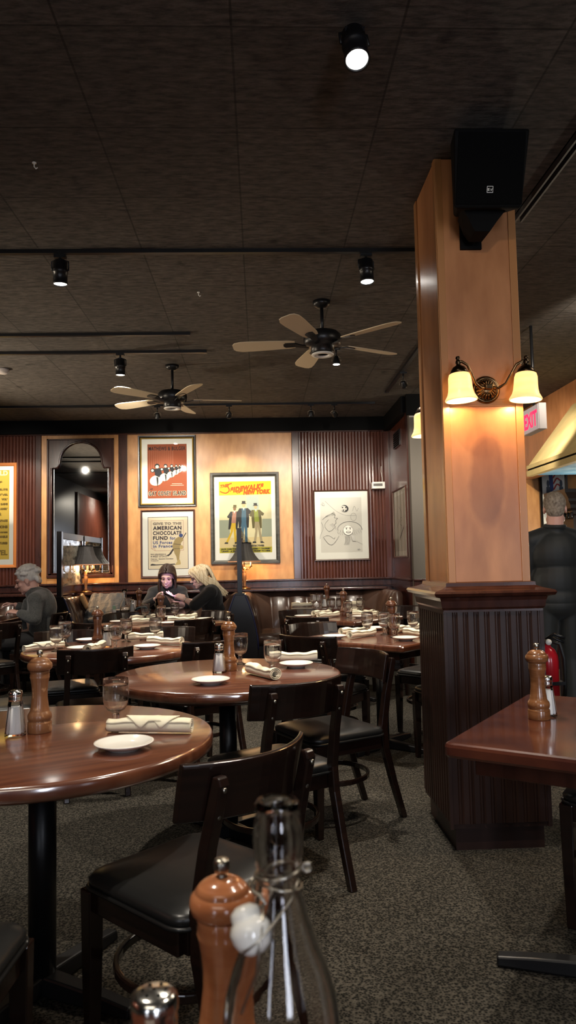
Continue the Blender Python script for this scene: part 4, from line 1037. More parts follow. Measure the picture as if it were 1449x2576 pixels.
# ------------------------------------------------------------------ framed posters
def framed(name, lb, x0, x1, z0, z1, fw, fmat, mats_print, draw, matw=None, inner=None, mat_col=white_mat, axis='y', plane=None, depth=.03, liner=None):
    """frame on the back wall; draw(m, w, h) fills a print of size w x h centred on 0"""
    t = thing(name, lb, 'framed picture', ((x0+x1)/2, 0, (z0+z1)/2) if axis == 'y' else (0, (x0+x1)/2, (z0+z1)/2), 0 if axis == 'y' else PI/2*(-1) , 'framed pictures on the walls')
    if axis == 'y': t.location.y = plane or YW-.014
    else: t.location.x = plane
    W, H = x1-x0, z1-z0
    m = MB()
    a = [(-W/2, -H/2), (W/2, -H/2), (W/2, H/2), (-W/2, H/2)]
    def ring(o, y): return [(sx*(W/2-o), y, sz*(H/2-o)) for sx, sz in ((-1, -1), (1, -1), (1, 1), (-1, 1))]
    R = [ring(0, 0), ring(0, -depth+.006), ring(.004, -depth), ring(fw*.6, -depth+.002), ring(fw, -depth+.012), ring(fw, -.004)]
    n = 4; vs = [p for r in R for p in r]; fs = []
    for i in range(len(R)-1):
        for j in range(4): fs.append((i*4+j, i*4+(j+1) % 4, (i+1)*4+(j+1) % 4, (i+1)*4+j))
    m.add(vs, [f[::-1] for f in fs]); m.build('frame', fmat, t)
    if liner:
        m = MB(); R = [ring(fw-.002, -depth+.010), ring(fw+.004, -depth+.007), ring(fw+.016, -depth+.012), ring(fw+.016, -.004)]; vs = [p for r in R for p in r]; fs = []
        for i in range(3):
            for j in range(4): fs.append((i*4+j, i*4+(j+1) % 4, (i+1)*4+(j+1) % 4, (i+1)*4+j))
        m.add(vs, [f[::-1] for f in fs]); m.build('gilt_liner', liner, t)
    MB().b2(-W/2+fw*.5, W/2-fw*.5, -.010, -.002, -H/2+fw*.5, H/2-fw*.5).build('mat_board', mat_col, t)
    if draw:
        ix0, ix1, iz0, iz1 = inner
        cxx = (ix0+ix1)/2-(x0+x1)/2; czz = (iz0+iz1)/2-(z0+z1)/2
        m = MB(); draw(m, ix1-ix0, iz1-iz0)
        m.v = [(p[0]+cxx, -.0106-p[1], p[2]+czz) for p in m.v]
        m.build('print', mats_print, t)
    MB().add([(-W/2+fw, -.017, -H/2+fw), (W/2-fw, -.017, -H/2+fw), (W/2-fw, -.017, H/2-fw), (-W/2+fw, -.017, H/2-fw)], [(0, 1, 2, 3)]).build('glazing', pane, t)
    return t
def flatm(n, c): return mat(n, c, .8)
LAY = [0]
def poly(m, pts, mi, w, h):     # pts in 0..1 (x right, y down) of the print
    LAY[0] += .00006
    m.add([((x-.5)*w, LAY[0], (.5-y)*h) for x, y in pts], [tuple(range(len(pts)))], mi)
def oval(m, cx_, cy_, rx, ry, mi, w, h, n=20, rot=0):
    poly(m, [(cx_+(rx*math.cos(2*PI*i/n)*math.cos(rot)-ry*math.sin(2*PI*i/n)*math.sin(rot)*h/w), cy_+(ry*math.sin(2*PI*i/n)*math.cos(rot)+rx*math.cos(2*PI*i/n)*math.sin(rot)*w/h)) for i in range(n)], mi, w, h)
def line(m, pts, th, mi, w, h):
    for (x0, y0), (x1, y1) in zip(pts, pts[1:]):
        dx, dy = (x1-x0)*w, (y1-y0)*h; L = math.hypot(dx, dy) or 1; nx, ny = -dy/L*th/2/w, dx/L*th/2/h
        poly(m, [(x0+nx, y0+ny), (x1+nx, y1+ny), (x1-nx, y1-ny), (x0-nx, y0-ny)], mi, w, h)
def txt(m, s, x, y, size, mi, w, h, width=None, bold=0, align='CENTER', shear=0, rise=0, spc=1.0):
    LAY[0] += .00006
    put_text(m, s, (x-.5)*w, (.5-y)*h, LAY[0], size, mi, width, bold, align, shear, rise, spc)
def curve_pts(f, n=24): return [f(i/n) for i in range(n+1)]

# left edge: yellow programme poster, only its right-hand third is in view
def d_herald(m, w, h):
    LAY[0] = 0; poly(m, [(0, 0), (1, 0), (1, 1), (0, 1)], 0, w, h)
    k = lambda z: 1-(z-1183)/224      # photo row to height
    rows = (('ALD', 1196, .115, 2), ('96', 1216, .055, 1), ('ILL FAR', 1234, .044, 1), ('ASS-ALL', 1247, .044, 1), ('VOLS', 1259, .044, 1), ('RAINE', 1271, .044, 1), ('ADERS', 1283, .044, 1), ('&', 1297, .075, 1), ('T-PAGE', 1313, .052, 1), ('ECTIONS', 1329, .062, 1), ('IT IS WITH', 1341, .026, 1), ('AYNABLE', 1353, .05, 1), ('ATURES', 1369, .05, 1), ('VEL', 1396, .12, 1), ('S', 1405, .05, 1))
    for s, yy, hs, mi in rows:
        txt(m, s, {'96': .85, '&': .83, 'S': .80}.get(s, .965), (yy-1183)/224, hs*h*.62, mi, w, h, None, .004, 'RIGHT')
framed('framed_poster', 'yellow programme poster in orange wood frame cut off by the left edge', -3.95, -3.140, 1.292, 2.655, .042, frame_orange, [flatm('poster_mustard', (.62, .42, .06)), flatm('poster_olive_ink', (.20, .13, .02)), flatm('poster_cream_ink', (.85, .72, .42))], d_herald, inner=(-3.85, -3.237, 1.403, 2.561))

# orange dancers poster
def d_mathews(m, w, h):
    LAY[0] = 0; poly(m, [(0, 0), (1, 0), (1, 1), (0, 1)], 0, w, h)
    for i in range(13):
        x = .04+.05*i; poly(m, [(x, .10), (x+.012, .10), (x+.012, .52-.01*i), (x, .55-.01*i)], 3, w, h)
    for i in range(6):                      # row of generic dancers getting smaller to the right
        s = .78**i; x = .24+.70*(1-.74**i)/(1-.74**6)*.98; y = .53-.135*(1-s)
        oval(m, x-.02*s, y+.12*s+.02*s, .17*s, .095*s, 2, w, h, 16, -.25)
        poly(m, [(x-.07*s, y-.07*s), (x+.09*s, y-.09*s), (x+.13*s, y+.02*s), (x+.06*s, y+.085*s), (x-.05*s, y+.045*s)], 1, w, h)
        oval(m, x+.005*s, y-.125*s, .062*s, .045*s, 1, w, h); oval(m, x+.005*s, y-.112*s, .042*s, .03*s, 2, w, h)
        oval(m, x-.11*s, y-.045*s, .055*s, .038*s, 1, w, h); oval(m, x-.115*s, y-.045*s, .034*s, .024*s, 2, w, h)
        poly(m, [(x-.02*s, y+.075*s), (x+.03*s, y+.08*s), (x+.035*s, y+.16*s), (x+.01*s, y+.27*s)], 1, w, h)
    txt(m, 'MATHEWS & BULGER', .5, .115, .068, 1, w, h, .94*w, .0015, spc=1.15)
    txt(m, 'AT', .10, .845, .030, 1, w, h, .07*w, .001)
    txt(m, 'GAY CONEY ISLAND', .5, .945, .075, 2, w, h, .955*w, .0055, spc=1.2); txt(m, 'GAY CONEY ISLAND', .5, .945, .075, 1, w, h, .935*w, .0028, spc=1.2)
    for y0, x0, x1 in ((.735, .62, .88), (.765, .58, .92)): line(m, [(x0, y0), (x1, y0)], .005, 2, w, h)
framed('framed_poster', 'orange-red poster of a row of dancers in black and gilt frame', -1.578, -.823, 2.045, 2.988, .032, frame_black, [flatm('poster_rust', (.30, .075, .03)), flatm('poster_black_ink', (.02, .022, .026)), flatm('poster_ivory', (.78, .70, .52)), flatm('poster_pale_rust', (.42, .17, .10))], d_mathews, inner=(-1.455, -.943, 2.158, 2.872), liner=gold)

# chocolate fund poster
def d_choc(m, w, h):
    LAY[0] = 0; poly(m, [(0, 0), (1, 0), (1, 1), (0, 1)], 1, w, h); b = .012
    poly(m, [(b, b*w/h), (1-b, b*w/h), (1-b, 1-b*w/h), (b, 1-b*w/h)], 0, w, h)
    line(m, [(.08, .07), (.88, .07), (.88, .645), (.18, .645), (.08, .60), (.08, .07)], .004, 4, w, h)
    line(m, [(.08, .60), (.165, .60), (.18, .645)], .004, 4, w, h)
    for s, y, size, mi, wd, x in (('GIVE TO THE', .150, .042, 2, .71, .125), ('AMERICAN', .245, .066, 1, .71, .125), ('CHOCOLATE', .342, .066, 1, .71, .125), ('FUND', .437, .066, 1, .37, .125), ('for', .437, .056, 3, .14, .545), ('US Forces', .516, .052, 3, .48, .125), ('in France', .585, .052, 3, .49, .125)):
        vs, fs = text_geo(s, size, wd*w, .0030 if mi != 3 else .002, 'LEFT', 1.14); LAY[0] += .00006
        x0 = min(v[0] for v in vs); m.add([((x-.5)*w+v[0]-x0, LAY[0], (.5-y)*h+v[1]) for v in vs], fs, mi)
    for s, y, size, wd in (('Send subscriptions to', .718, .018, .38), ('4 WEST 57TH ST', .77, .036, .42), ('Chairman - Executive Committee', .808, .014, .56), ('Treasurer', .84, .012, .2)):
        vs, fs = text_geo(s, size, wd*w, .0008, 'LEFT'); LAY[0] += .00006
        m.add([((.065-.5)*w+v[0], LAY[0], (.5-y)*h+v[1]) for v in vs], fs, 1)
    # generic marching figure seen from behind
    line(m, [(.95, .31), (.80, .49)], .010, 5, w, h); poly(m, [(.62, .60), (.52, .71), (.46, .735), (.50, .755), (.57, .715), (.64, .63)], 5, w, h)
    poly(m, [(.63, .50), (.68, .42), (.76, .385), (.85, .40), (.88, .45), (.82, .50), (.80, .60), (.80, .66), (.78, .74), (.77, .83), (.79, .90), (.74, .91), (.70, .76), (.655, .70), (.63, .62), (.60, .56)], 6, w, h)
    oval(m, .82, .36, .05, .036, 3, w, h); oval(m, .83, .585, .045, .04, 7, w, h)
    poly(m, [(.75, .82), (.79, .82), (.81, .895), (.80, .915), (.66, .925), (.68, .905)], 7, w, h)
    line(m, [(.64, .52), (.82, .535)], .006, 5, w, h); line(m, [(.64, .61), (.79, .61)], .005, 5, w, h)
    poly(m, [(.06, .905), (.10, .89), (.20, .905), (.40, .90), (.66, .895), (.68, .915), (.40, .915), (.15, .925), (.06, .925)], 5, w, h)
framed('framed_poster', 'cream AMERICAN CHOCOLATE FUND poster with soldier, in brown frame', -1.549, -.845, 1.125, 2.005, .022, frame_brown, [flatm('poster_parchment', (.74, .64, .46)), flatm('poster_dark_ink', (.045, .035, .045)), flatm('poster_grey_ink', (.24, .20, .16)), flatm('poster_blue_ink', (.05, .075, .20)), flatm('poster_pink_line', (.40, .18, .14)), flatm('poster_shadow_ink', (.05, .045, .045)), flatm('poster_khaki', (.36, .27, .12)), flatm('poster_tan', (.50, .38, .16))], d_choc, inner=(-1.456, -.935, 1.233, 1.914))

# the large theatre poster: lettering as it stands, generic figures
def d_side(m, w, h):
    LAY[0] = 0; poly(m, [(0, 0), (1, 0), (1, 1), (0, 1)], 0, w, h)
    poly(m, [(0, 0), (1, 0), (1, .185), (0, .195)], 1, w, h)
    poly(m, [(0, .54), (.20, .54), (.20, .80), (0, .80)], 8, w, h); poly(m, [(.82, .53), (1, .53), (1, .80), (.80, .80)], 8, w, h)
    poly(m, [(.52, .21), (.76, .20), (.76, .40), (.53, .42)], 9, w, h); poly(m, [(0, .79), (1, .78), (1, 1), (0, 1)], 10, w, h)
    poly(m, [(0, .93), (1, .92), (1, 1), (0, 1)], 11, w, h)
    txt(m, 'THE', .09, .082, .055, 2, w, h, .155*w, .005, shear=.25, rise=.14, spc=1.1)
    txt(m, 'SIDEWALKS', .53, .128, .088, 2, w, h, .64*w, .0085, shear=.16, rise=.11, spc=1.18)
    for pts in (curve_pts(lambda u: (.235-.05*math.sin(u*PI*.9)*0-.17*u+.05*math.sin(PI*u), .018+.145*u), 16),): pass
    line(m, [(.25, .025), (.20, .035), (.165, .06), (.185, .09), (.20, .115), (.185, .145), (.13, .165), (.06, .152), (.02, .135)], .018, 2, w, h)
    txt(m, 'OF', .375, .165, .042, 2, w, h, .09*w, .004, shear=.15, rise=.03, spc=1.1)
    txt(m, 'NEW YORK', .725, .178, .072, 2, w, h, .52*w, .0070, shear=.12, rise=.03, spc=1.12)
    def man(x, y, s, coat, vest, legs, hat, facec, lean, spread):
        P = lambda pts, mi: poly(m, [(x+a*s+lean*(.4-b)*s, y+b*s) for a, b in pts], mi, w, h)
        P([(-.10, .36), (.02, .36), (.0, .55), (-.03-spread, .80), (-.10-spread, .80), (-.07, .56)], legs)
        P([(-.01, .36), (.11, .36), (.09, .56), (.09+spread*.6, .80), (.02+spread*.6, .80), (.02, .55)], legs)
        P([(-.12-spread, .79), (-.03-spread, .79), (-.02-spread, .825), (-.14-spread, .825)], 5); P([(.02+spread*.6, .79), (.09+spread*.6, .79), (.15+spread*.6, .825), (.02+spread*.6, .825)], 5)
        P([(-.13, .10), (.13, .10), (.15, .30), (.13, .50), (.08, .50), (.06, .35), (-.06, .35), (-.09, .50), (-.15, .50), (-.15, .28)], coat)
        P([(-.06, .10), (.06, .10), (.07, .36), (-.07, .36)], vest); P([(-.025, .095), (.025, .095), (.0, .15)], 12)
        P([(-.13, .11), (-.22, .22), (-.17, .25), (-.06, .20), (-.05, .16)], coat); P([(.13, .11), (.24, .18), (.20, .23), (.08, .21)], coat)
        oval(m, x+lean*.36*s, y+.035*s, .048*s, .048*s*w/h*1.25, facec, w, h)
        P([(-.085, .012), (.085, .012), (.05, -.005), (.05, -.05), (-.05, -.05), (-.05, -.005)], hat)
    man(.27, .36, .62, 5, 6, 3, 13, 7, .12, .10); man(.47, .31, .68, 5, 4, 4, 5, 14, 0, .01); man(.72, .34, .64, 13, 15, 16, 5, 14, -.10, .05)
    txt(m, 'THE FAMOUS DETECTIVES', .55, .915, .030, 5, w, h, .60*w, .0015)
    txt(m, 'JACK CAIN THE NEWSBOY  McGARRY & THURSBY', .5, .955, .026, 5, w, h, .95*w, .0015); txt(m, 'CRAPS - A TENDERLOIN  THE TRAMP TO HIRE', .5, .985, .024, 5, w, h, .93*w, .0015)
framed('framed_poster', 'large yellow-topped theatre poster of three men in thick grey-black frame', -.640, .260, 1.284, 2.480, .05, frame_dark, [flatm('ps_cream', (.66, .60, .36)), flatm('ps_yellow', (.72, .58, .03)), flatm('ps_red', (.52, .10, .015)), flatm('ps_mustard', (.58, .38, .03)), flatm('ps_blue', (.06, .13, .19)), flatm('ps_black', (.03, .03, .03)), flatm('ps_rose', (.40, .20, .14)), flatm('ps_brown', (.22, .12, .06)), flatm('ps_greygreen', (.30, .33, .24)), flatm('ps_paleblue', (.40, .47, .42)), flatm('ps_floor', (.62, .50, .25)), flatm('ps_olive', (.46, .40, .04)), flatm('ps_white', (.80, .78, .66)), flatm('ps_coat', (.12, .10, .04)), flatm('ps_skin', (.62, .42, .22)), flatm('ps_green', (.25, .29, .05)), flatm('ps_khaki', (.34, .28, .16))], d_side, inner=(-.528, .156, 1.427, 2.364), depth=.045)

# pen drawing: plain generic line faces
def d_draw(m, w, h):
    LAY[0] = 0; poly(m, [(0, 0), (1, 0), (1, 1), (0, 1)], 0, w, h)
    T = .0035
    line(m, curve_pts(lambda u: (.12+.74*u, .06+.27*u+.10*math.sin(PI*u)), 20), T, 1, w, h)
    line(m, curve_pts(lambda u: (.02+.10*u+.05*math.sin(6*u), .12+.03*math.sin(8*u)), 14), T, 1, w, h); line(m, curve_pts(lambda u: (.92-.14*u, .20+.05*math.sin(7*u)+.02*u), 14), T, 1, w, h)
    line(m, curve_pts(lambda u: (.80+.07*math.sin(2*PI*u), .36-.07*math.cos(2*PI*u)), 20), T, 1, w, h)
    oval(m, .59, .205, .095, .066, 2, w, h, 24, .3); oval(m, .57, .205, .075, .052, 0, w, h, 24, .3)
    for x, y in ((.54, .185), (.62, .185), (.56, .235), (.62, .24)): oval(m, x, y, .018, .013, 2, w, h)
    line(m, [(.05, .40), (.15, .33), (.30, .29), (.36, .33), (.33, .37), (.42, .38), (.36, .42), (.38, .47), (.32, .50), (.36, .53), (.27, .60), (.20, .62)], .005, 1, w, h)
    for i in range(9): line(m, [(.12+.03*i, .36-.005*i), (.16+.02*i, .34-.01*i)], .004, 2 if i > 5 else 1, w, h)
    line(m, curve_pts(lambda u: (.20-.10*math.sin(PI*u), .40+.22*u), 14), T, 1, w, h)
    for i in range(8): line(m, [(.22+.02*i, .50+.012*i), (.30+.01*i, .47+.012*i)], .006, 3, w, h)
    line(m, curve_pts(lambda u: (.02+.04*math.sin(5*u), .45+.30*u), 14), T, 1, w, h)
    line(m, curve_pts(lambda u: (.06+.38*u, .72+.15*math.sin(PI*u)-.02*u), 18), .005, 1, w, h); line(m, curve_pts(lambda u: (.06+.28*math.sin(PI*u*.5), .72-.03*math.sin(2*PI*u)), 14), T, 1, w, h)
    line(m, curve_pts(lambda u: (.70+.30*math.cos(PI+PI*u), .60-.16*math.sin(PI*u)), 24), .005, 1, w, h)
    for i in range(12): line(m, curve_pts(lambda u: (.42+.05*i+.01*math.sin(8*u), .58+.02*math.sin(i)+.09*u), 6), .0025, 1, w, h)
    oval(m, .66, .60, .115, .09, 0, w, h); line(m, curve_pts(lambda u: (.66+.115*math.cos(2*PI*u), .60+.09*math.sin(2*PI*u)), 28), T, 1, w, h)
    for x in (.62, .71): oval(m, x, .575, .014, .012, 2, w, h); line(m, [(x-.03, .555), (x+.03, .55)], .005, 2, w, h)
    oval(m, .665, .635, .06, .02, 2, w, h); oval(m, .665, .633, .045, .010, 0, w, h)
    for i in range(5): line(m, curve_pts(lambda u: (.58+.025*i+.02*math.sin(4*u), .70+.16*u), 8), .004, 1, w, h)
    poly(m, [(.72, .69), (.80, .71), (.84, .80), (.76, .80)], 3, w, h); line(m, curve_pts(lambda u: (.84+.16*u, .79+.06*u), 6), T, 3, w, h)
    line(m, [(.86, .95), (.93, .94), (.88, .96), (.95, .955)], .003, 1, w, h)
dm = [flatm('drawing_paper', (.66, .64, .57)), flatm('pencil_grey', (.20, .20, .19)), flatm('pencil_black', (.05, .05, .05)), flatm('pencil_wash', (.42, .41, .37))]
framed('framed_drawing', 'pen drawing of faces in thin brown frame on the dark panelling', .708, 1.442, 1.302, 2.229, .018, frame_brown, dm, d_draw, inner=(.797, 1.342, 1.408, 2.129), plane=YW-.02)
def d_small(m, w, h):
    LAY[0] = 0; poly(m, [(0, 0), (1, 0), (1, 1), (0, 1)], 0, w, h)
    line(m, curve_pts(lambda u: (.35+.25*math.sin(5*u), .2+.45*u), 20), .006, 1, w, h); line(m, curve_pts(lambda u: (.55+.1*math.sin(9*u), .4+.2*u), 16), .006, 1, w, h)
    for i in range(7): line(m, [(.4+.06*i, .80-.03*i), (.46+.06*i, .74-.03*i)], .012, 2, w, h)
framed('framed_drawing', 'pen drawing in thin brown frame seen edge-on on the right return wall', 8.52, 9.36, 1.32, 2.17, .02, frame_brown, dm, d_small, inner=(8.60, 9.28, 1.40, 2.09), axis='x', plane=1.738)
for o in bpy.data.objects:
    if o.get('label', '').startswith('pen drawing in thin brown frame seen'): o.rotation_euler.z = -PI/2; o.location = (1.735, 8.94, 1.745)
t = thing('wall_grille', 'dark grille high on the right return wall', 'vent', (1.738, 9.07, 2.80), -PI/2)
MB().b2(-.20, .20, -.012, 0, -.10, .10).build('frame', black_gloss, t)
m = MB()
for k in range(7): m.b2(-.18, .18, -.018, -.010, -.085+.026*k, -.075+.026*k)
m.build('slats', black, t)
t = thing('wall_thermostat', 'small cream plastic box with wire on the dark panelling by the corner', 'thermostat', (1.565, YW-.02, 2.275))
MB().b2(-.085, .085, -.10, 0, -.045, .045).build('box', white_plastic, t, bev=.006)
MB().b2(-.07, .05, -.102, -.0985, -.012, .022).build('slot', mat('slot_shadow', (.12, .11, .10), .6), t)
MB().tube([(.06, -.02, .045), (.062, -.012, .11), (.05, -.008, .19), (.055, -.006, .26)], .004, 6).build('wire', white_plastic, t)

# ------------------------------------------------------------------ arched mirror
t = thing('arched_mirror', 'tall arched mirror in maple casing on the left of the back wall', 'mirror', (-2.318, YW-.012, 0))
m = MB(); o0, o1 = -.50, .50
m.b2(-.503, -.432, -.035, 0, 1.075, 3.01).b2(.432, .490, -.035, 0, 1.075, 3.01).b2(-.432, .432, -.035, 0, 2.955, 3.01).b2(-.432, .432, -.035, 0, 1.075, 1.15)
m.build('casing', maple, t, bev=.004)
MB().add([(-.42, -.004, 1.15), (.42, -.004, 1.15), (.42, -.004, 2.955), (-.42, -.004, 2.955)], [(0, 1, 2, 3)]).build('mirror_glass', mirror_m, t)
# dark surround with stepped, arched opening
arch = [(-.375, 1.20), (-.375, 2.575), (-.30, 2.575), (-.275, 2.625), (-.272, 2.66)] + [(-.270*math.cos(PI*i/20), 2.66+.255*math.sin(PI*i/20)) for i in range(1, 20)] + [(.272, 2.66), (.275, 2.625), (.30, 2.575), (.375, 2.575), (.375, 1.20)]
outer = []
for x, z in arch:
    if z < 2.6: outer.append((-.432 if x < 0 else .432, z if z > 1.3 else 1.15))
    else:
        a = math.atan2(z-2.2, x); k = min(.432/max(1e-6, abs(math.cos(a))), .755/max(1e-6, abs(math.sin(a)))); outer.append((k*math.cos(a), 2.2+k*math.sin(a)))
vs = []; fs = []
for (ax, az), (bx, bz) in zip(arch, outer): vs += [(ax, -.006, az), (ax, -.026, az), (bx, -.026, bz)]
n = len(arch)
for i in range(n-1): fs += [(3*i, 3*i+3, 3*i+4, 3*i+1), (3*i+1, 3*i+4, 3*i+5, 3*i+2)]
m = MB().add(vs, fs); m.b2(-.432, .432, -.026, -.005, 1.15, 1.205); m.build('dark_surround', dark_wood, t)
MB().tube([(x, -.028, z) for x, z in arch]+[(-.375, -.028, 1.20)], .012, 8).build('opening_moulding', dark_wood, t)
MB().b2(-.432, -.41, -.05, -.02, 1.15, 2.955).b2(.41, .432, -.05, -.02, 1.15, 2.955).b2(-.432, .432, -.05, -.02, 2.935, 2.955).b2(-.432, .432, -.055, -.02, 1.15, 1.185).build('outer_moulding', dark_wood, t, bev=.004)
bev_m = mat('mirror_bevel', (.85, .85, .82), .18, metal=1)
MB().tube([(x*.93, -.006, z if z > 1.3 else 1.235) for x, z in arch if z < 2.62]+[], .004, 4, 0, False).build('bevel_line', bev_m, t) if False else None
MB().b2(-.352, -.345, -.0075, -.0045, 1.225, 2.56).b2(.345, .352, -.0075, -.0045, 1.225, 2.56).b2(-.352, .352, -.0075, -.0045, 1.225, 1.232).build('bevel_line', bev_m, t)

# ------------------------------------------------------------------ right side: exit sign, extinguisher, bar
t = thing('exit_sign', 'red lettered EXIT sign half hidden by the right edge of the pillar', 'exit sign', (2.225, 5.70, 2.41))
MB().b2(0, .062, -.02, .33, -.105, .105).build('housing', grey_plastic, t, bev=.004)
MB().b2(-.003, .001, -.012, .322, -.098, .098).build('face_panel', exit_face, t)
vs, fs = text_geo('EXIT', .17, .28, .006, 'CENTER')
MB().add([(-.0045, .155-v[0], v[1]-.062) for v in vs], fs).build('lettering', exit_red, t)
MB().tube([(.03, .15, .105), (.03, .15, CZ-2.41)], .012, 10).build('hanging_stem', black_metal, t)
t = thing('fire_extinguisher', 'red fire extinguisher mounted at the right side of the pillar base', 'fire extinguisher', (1.358, 3.50, .56))
MB().lathe([(0, 0), (.050, 0), (.053, .006), (.053, .235), (.049, .265), (.036, .292), (.020, .304), (.018, .315), (0, .316)], 32).build('cylinder', red_paint, t)
MB().lathe([(.019, .312), (.019, .335), (.012, .34), (0, .34)], 16).build('valve', steel, t)
MB().tube([(0, 0, .34), (.03, -.02, .365), (.075, -.04, .345)], .007, 8).tube([(0, 0, .335), (.03, -.02, .345), (.07, -.04, .325)], .006, 8).build('lever', black_metal, t)
MB().lathe([(0, 0), (.014, 0), (.014, .012), (0, .014)], 14, mat=Matrix.Translation((.0, -.02, .328)) @ Matrix.Rotation(PI/2, 4, 'X')).build('gauge', white_plastic, t)
MB().tube([(.01, -.02, .33), (.05, -.035, .32), (.068, -.035, .25), (.070, -.03, .12), (.066, -.02, .06)], [.008, .009, .009, .009, .012], 10).build('hose', rubber, t)
vs = []; fs = []
for i in range(9):
    a = math.radians(-40+8*i)
    for z in (.05, .20): vs.append((.0537*math.cos(a), .0537*math.sin(a), z))
for i in range(8): fs.append((2*i, 2*i+2, 2*i+3, 2*i+1))
MB().add(vs, fs, 0, True).build('paper_label', yellow_label, t)
MB().b2(-.098, -.05, -.02, .02, .08, .22).b2(-.06, .06, -.058, .058, .13, .145).build('wall_bracket', black_metal, t)
# service counter behind the waiter with a stack of plates
t = thing('service_counter', 'dark wooden service counter beyond the waiter at right edge', 'counter', (3.25, 6.5, 0))
MB().b2(-.75, .75, -.32, .30, 0, .77).build('cabinet', wains, t); MB().b2(-.80, .80, -.36, .34, .77, .81).build('counter_top', dark_wood, t, bev=.006)
for k in range(14):
    m = MB().lathe([(0, 0), (.06, 0), (.095, .012), (.115, .018), (.115, .022), (.09, .018), (.055, .006), (0, .006)], 28)
    o = m.build('serving_plate', cream_ceramic); o.location = (2.755+.004*math.sin(k*2.2), 6.35+.004*math.cos(k*1.7), .8105+.0215*k)
    tag(o, 'cream plate stacked on the service counter behind the waiter', 'plate', 'plate stack on the service counter')
t = thing('back_bar_cabinet', 'dark back-bar cabinet with carved cornice at right edge behind waiter', 'cabinet', (4.15, 8.9, 0))
MB().b2(-.40, .44, -.25, .25, 0, 1.80).build('body', black_gloss, t)
m = MB(); m.loft([[(-.40-o, -.25-o, z), (.44, -.25-o, z), (.44, .25, z), (-.40-o, .25, z)] for o, z in ((0, 1.78), (.02, 1.80), (.02, 1.84), (.05, 1.87), (.05, 1.91), (.085, 1.95), (.085, 1.98), (.12, 2.02), (.15, 2.05), (.15, 2.09))]); m.build('cornice', black_gloss, t)
m = MB()
for k in range(6): m.lathe([(0, 0), (.018, .01), (.026, .03), (.014, .05), (.022, .07), (0, .085)], 10, mat=Matrix.Translation((-.44, -.30+.10*k, 1.74)))
m.build('carved_drops', black_gloss, t)
def d_flag(m, w, h):
    LAY[0] = 0; poly(m, [(0, 0), (1, 0), (1, 1), (0, 1)], 0, w, h)
    for i in range(7):
        y = .12+.028*i; pts = [(.38+.5*u/8, y+.02*math.sin(u)-.04*u/8) for u in range(9)]
        line(m, pts, .020, 1 if i % 2 == 0 else 0, w, h)
    poly(m, [(.28, .10), (.48, .13), (.50, .30), (.34, .33)], 2, w, h)
    for x in (.25, .86):
        oval(m, x, .24, .07, .035, 3, w, h); poly(m, [(x-.09, .27), (x+.09, .27), (x+.12, .5), (x-.12, .5)], 3, w, h)
    oval(m, .52, .37, .05, .03, 3, w, h); poly(m, [(.40, .40), (.64, .40), (.70, .55), (.36, .55)], 3, w, h)
framed('framed_poster', 'flag poster in dark frame on the maple wall behind the waiter', 3.635, 4.005, 1.15, 2.62, .035, frame_black, [white_mat, flatm('flag_red', (.45, .06, .05)), flatm('flag_blue', (.06, .09, .25)), flatm('flag_figures', (.10, .12, .15))], d_flag, inner=(3.68, 3.96, 1.20, 2.57), plane=9.385)
# ------------------------------------------------------------------ people
def frame3(c, fwd, up):
    f = Vector(fwd).normalized(); r = f.cross(Vector(up)).normalized(); u = r.cross(f)
    M = Matrix((r, f, u)).transposed().to_4x4(); M.translation = c
    return M
def head_geo(m, H, neck, male=False, k=1.0):
    E = lambda c, r: m.ell(tuple(q*k for q in c), tuple(q*k for q in r), 0, 20, 14, H)
    E((0, -.012, .035), (.076, .097, .088)); E((0, .028, -.030), (.060, .070, .082)); E((0, .045, -.070), (.046, .045, .040))
    E((0, .072, -.098), (.022, .018, .016)); E((0, .078, .034), (.056, .020, .016))
    for s in (-1, 1):
        E((s*.036, .066, -.020), (.024, .024, .022)); E((s*.076, -.006, -.004), (.009, .020, .031)); E((s*.013, .100, -.022), (.009, .010, .008))
        E((s*.048, .02, -.072), (.020, .04, .026) if male else (.014, .036, .022))
    m.tube([H @ Vector(p)*1 for p in [(0, .092*k, .022*k), (0, .108*k, -.004*k), (0, .120*k, -.020*k), (0, .108*k, -.030*k)]], [.008*k, .010*k, .013*k, .008*k], 10)
    E((0, .096, -.052), (.024, .010, .006)); E((0, .093, -.064), (.021, .011, .007))
    m.cap(H @ Vector((0, -.030*k, -.045*k)), neck, .056*k, .062*k)
def eyes(o, H, k=1.0, brow=None, smile=False):
    for s in (-1, 1):
        M = H @ Matrix.Translation((s*.032*k, .0905*k, .010*k))
        MB().ell((0, 0, 0), (.0135*k, .007*k, .0055*k), 0, 12, 8, M).build('eye', eye_dark, o)
        if brow: MB().tube([H @ Vector((s*a*k, b*k, z*k)) for a, b, z in ((.014, .099, .032), (.032, .096, .038), (.052, .080, .032))], [.003, .0035, .002], 6).build('eyebrow', brow, o)
    if smile:
        MB().tube([H @ Vector((x*k, (.106-18*x*x)*k, (-.064+9*x*x)*k)) for x in (-.027, -.018, -.009, 0, .009, .018, .027)], [.002, .005, .007, .0075, .007, .005, .002], 8).build('lips', lip, o)
        MB().tube([H @ Vector((x*k, (.1085-18*x*x)*k, (-.0605+9*x*x)*k)) for x in (-.018, -.009, 0, .009, .018)], [.002, .0038, .0042, .0038, .002], 6).build('teeth', teeth, o)
    else:
        MB().tube([H @ Vector((x*k, (.1045-18*x*x)*k, (-.058-3*x*x)*k)) for x in (-.022, -.011, 0, .011, .022)], [.002, .004, .0045, .004, .002], 6).build('lips', lip, o)
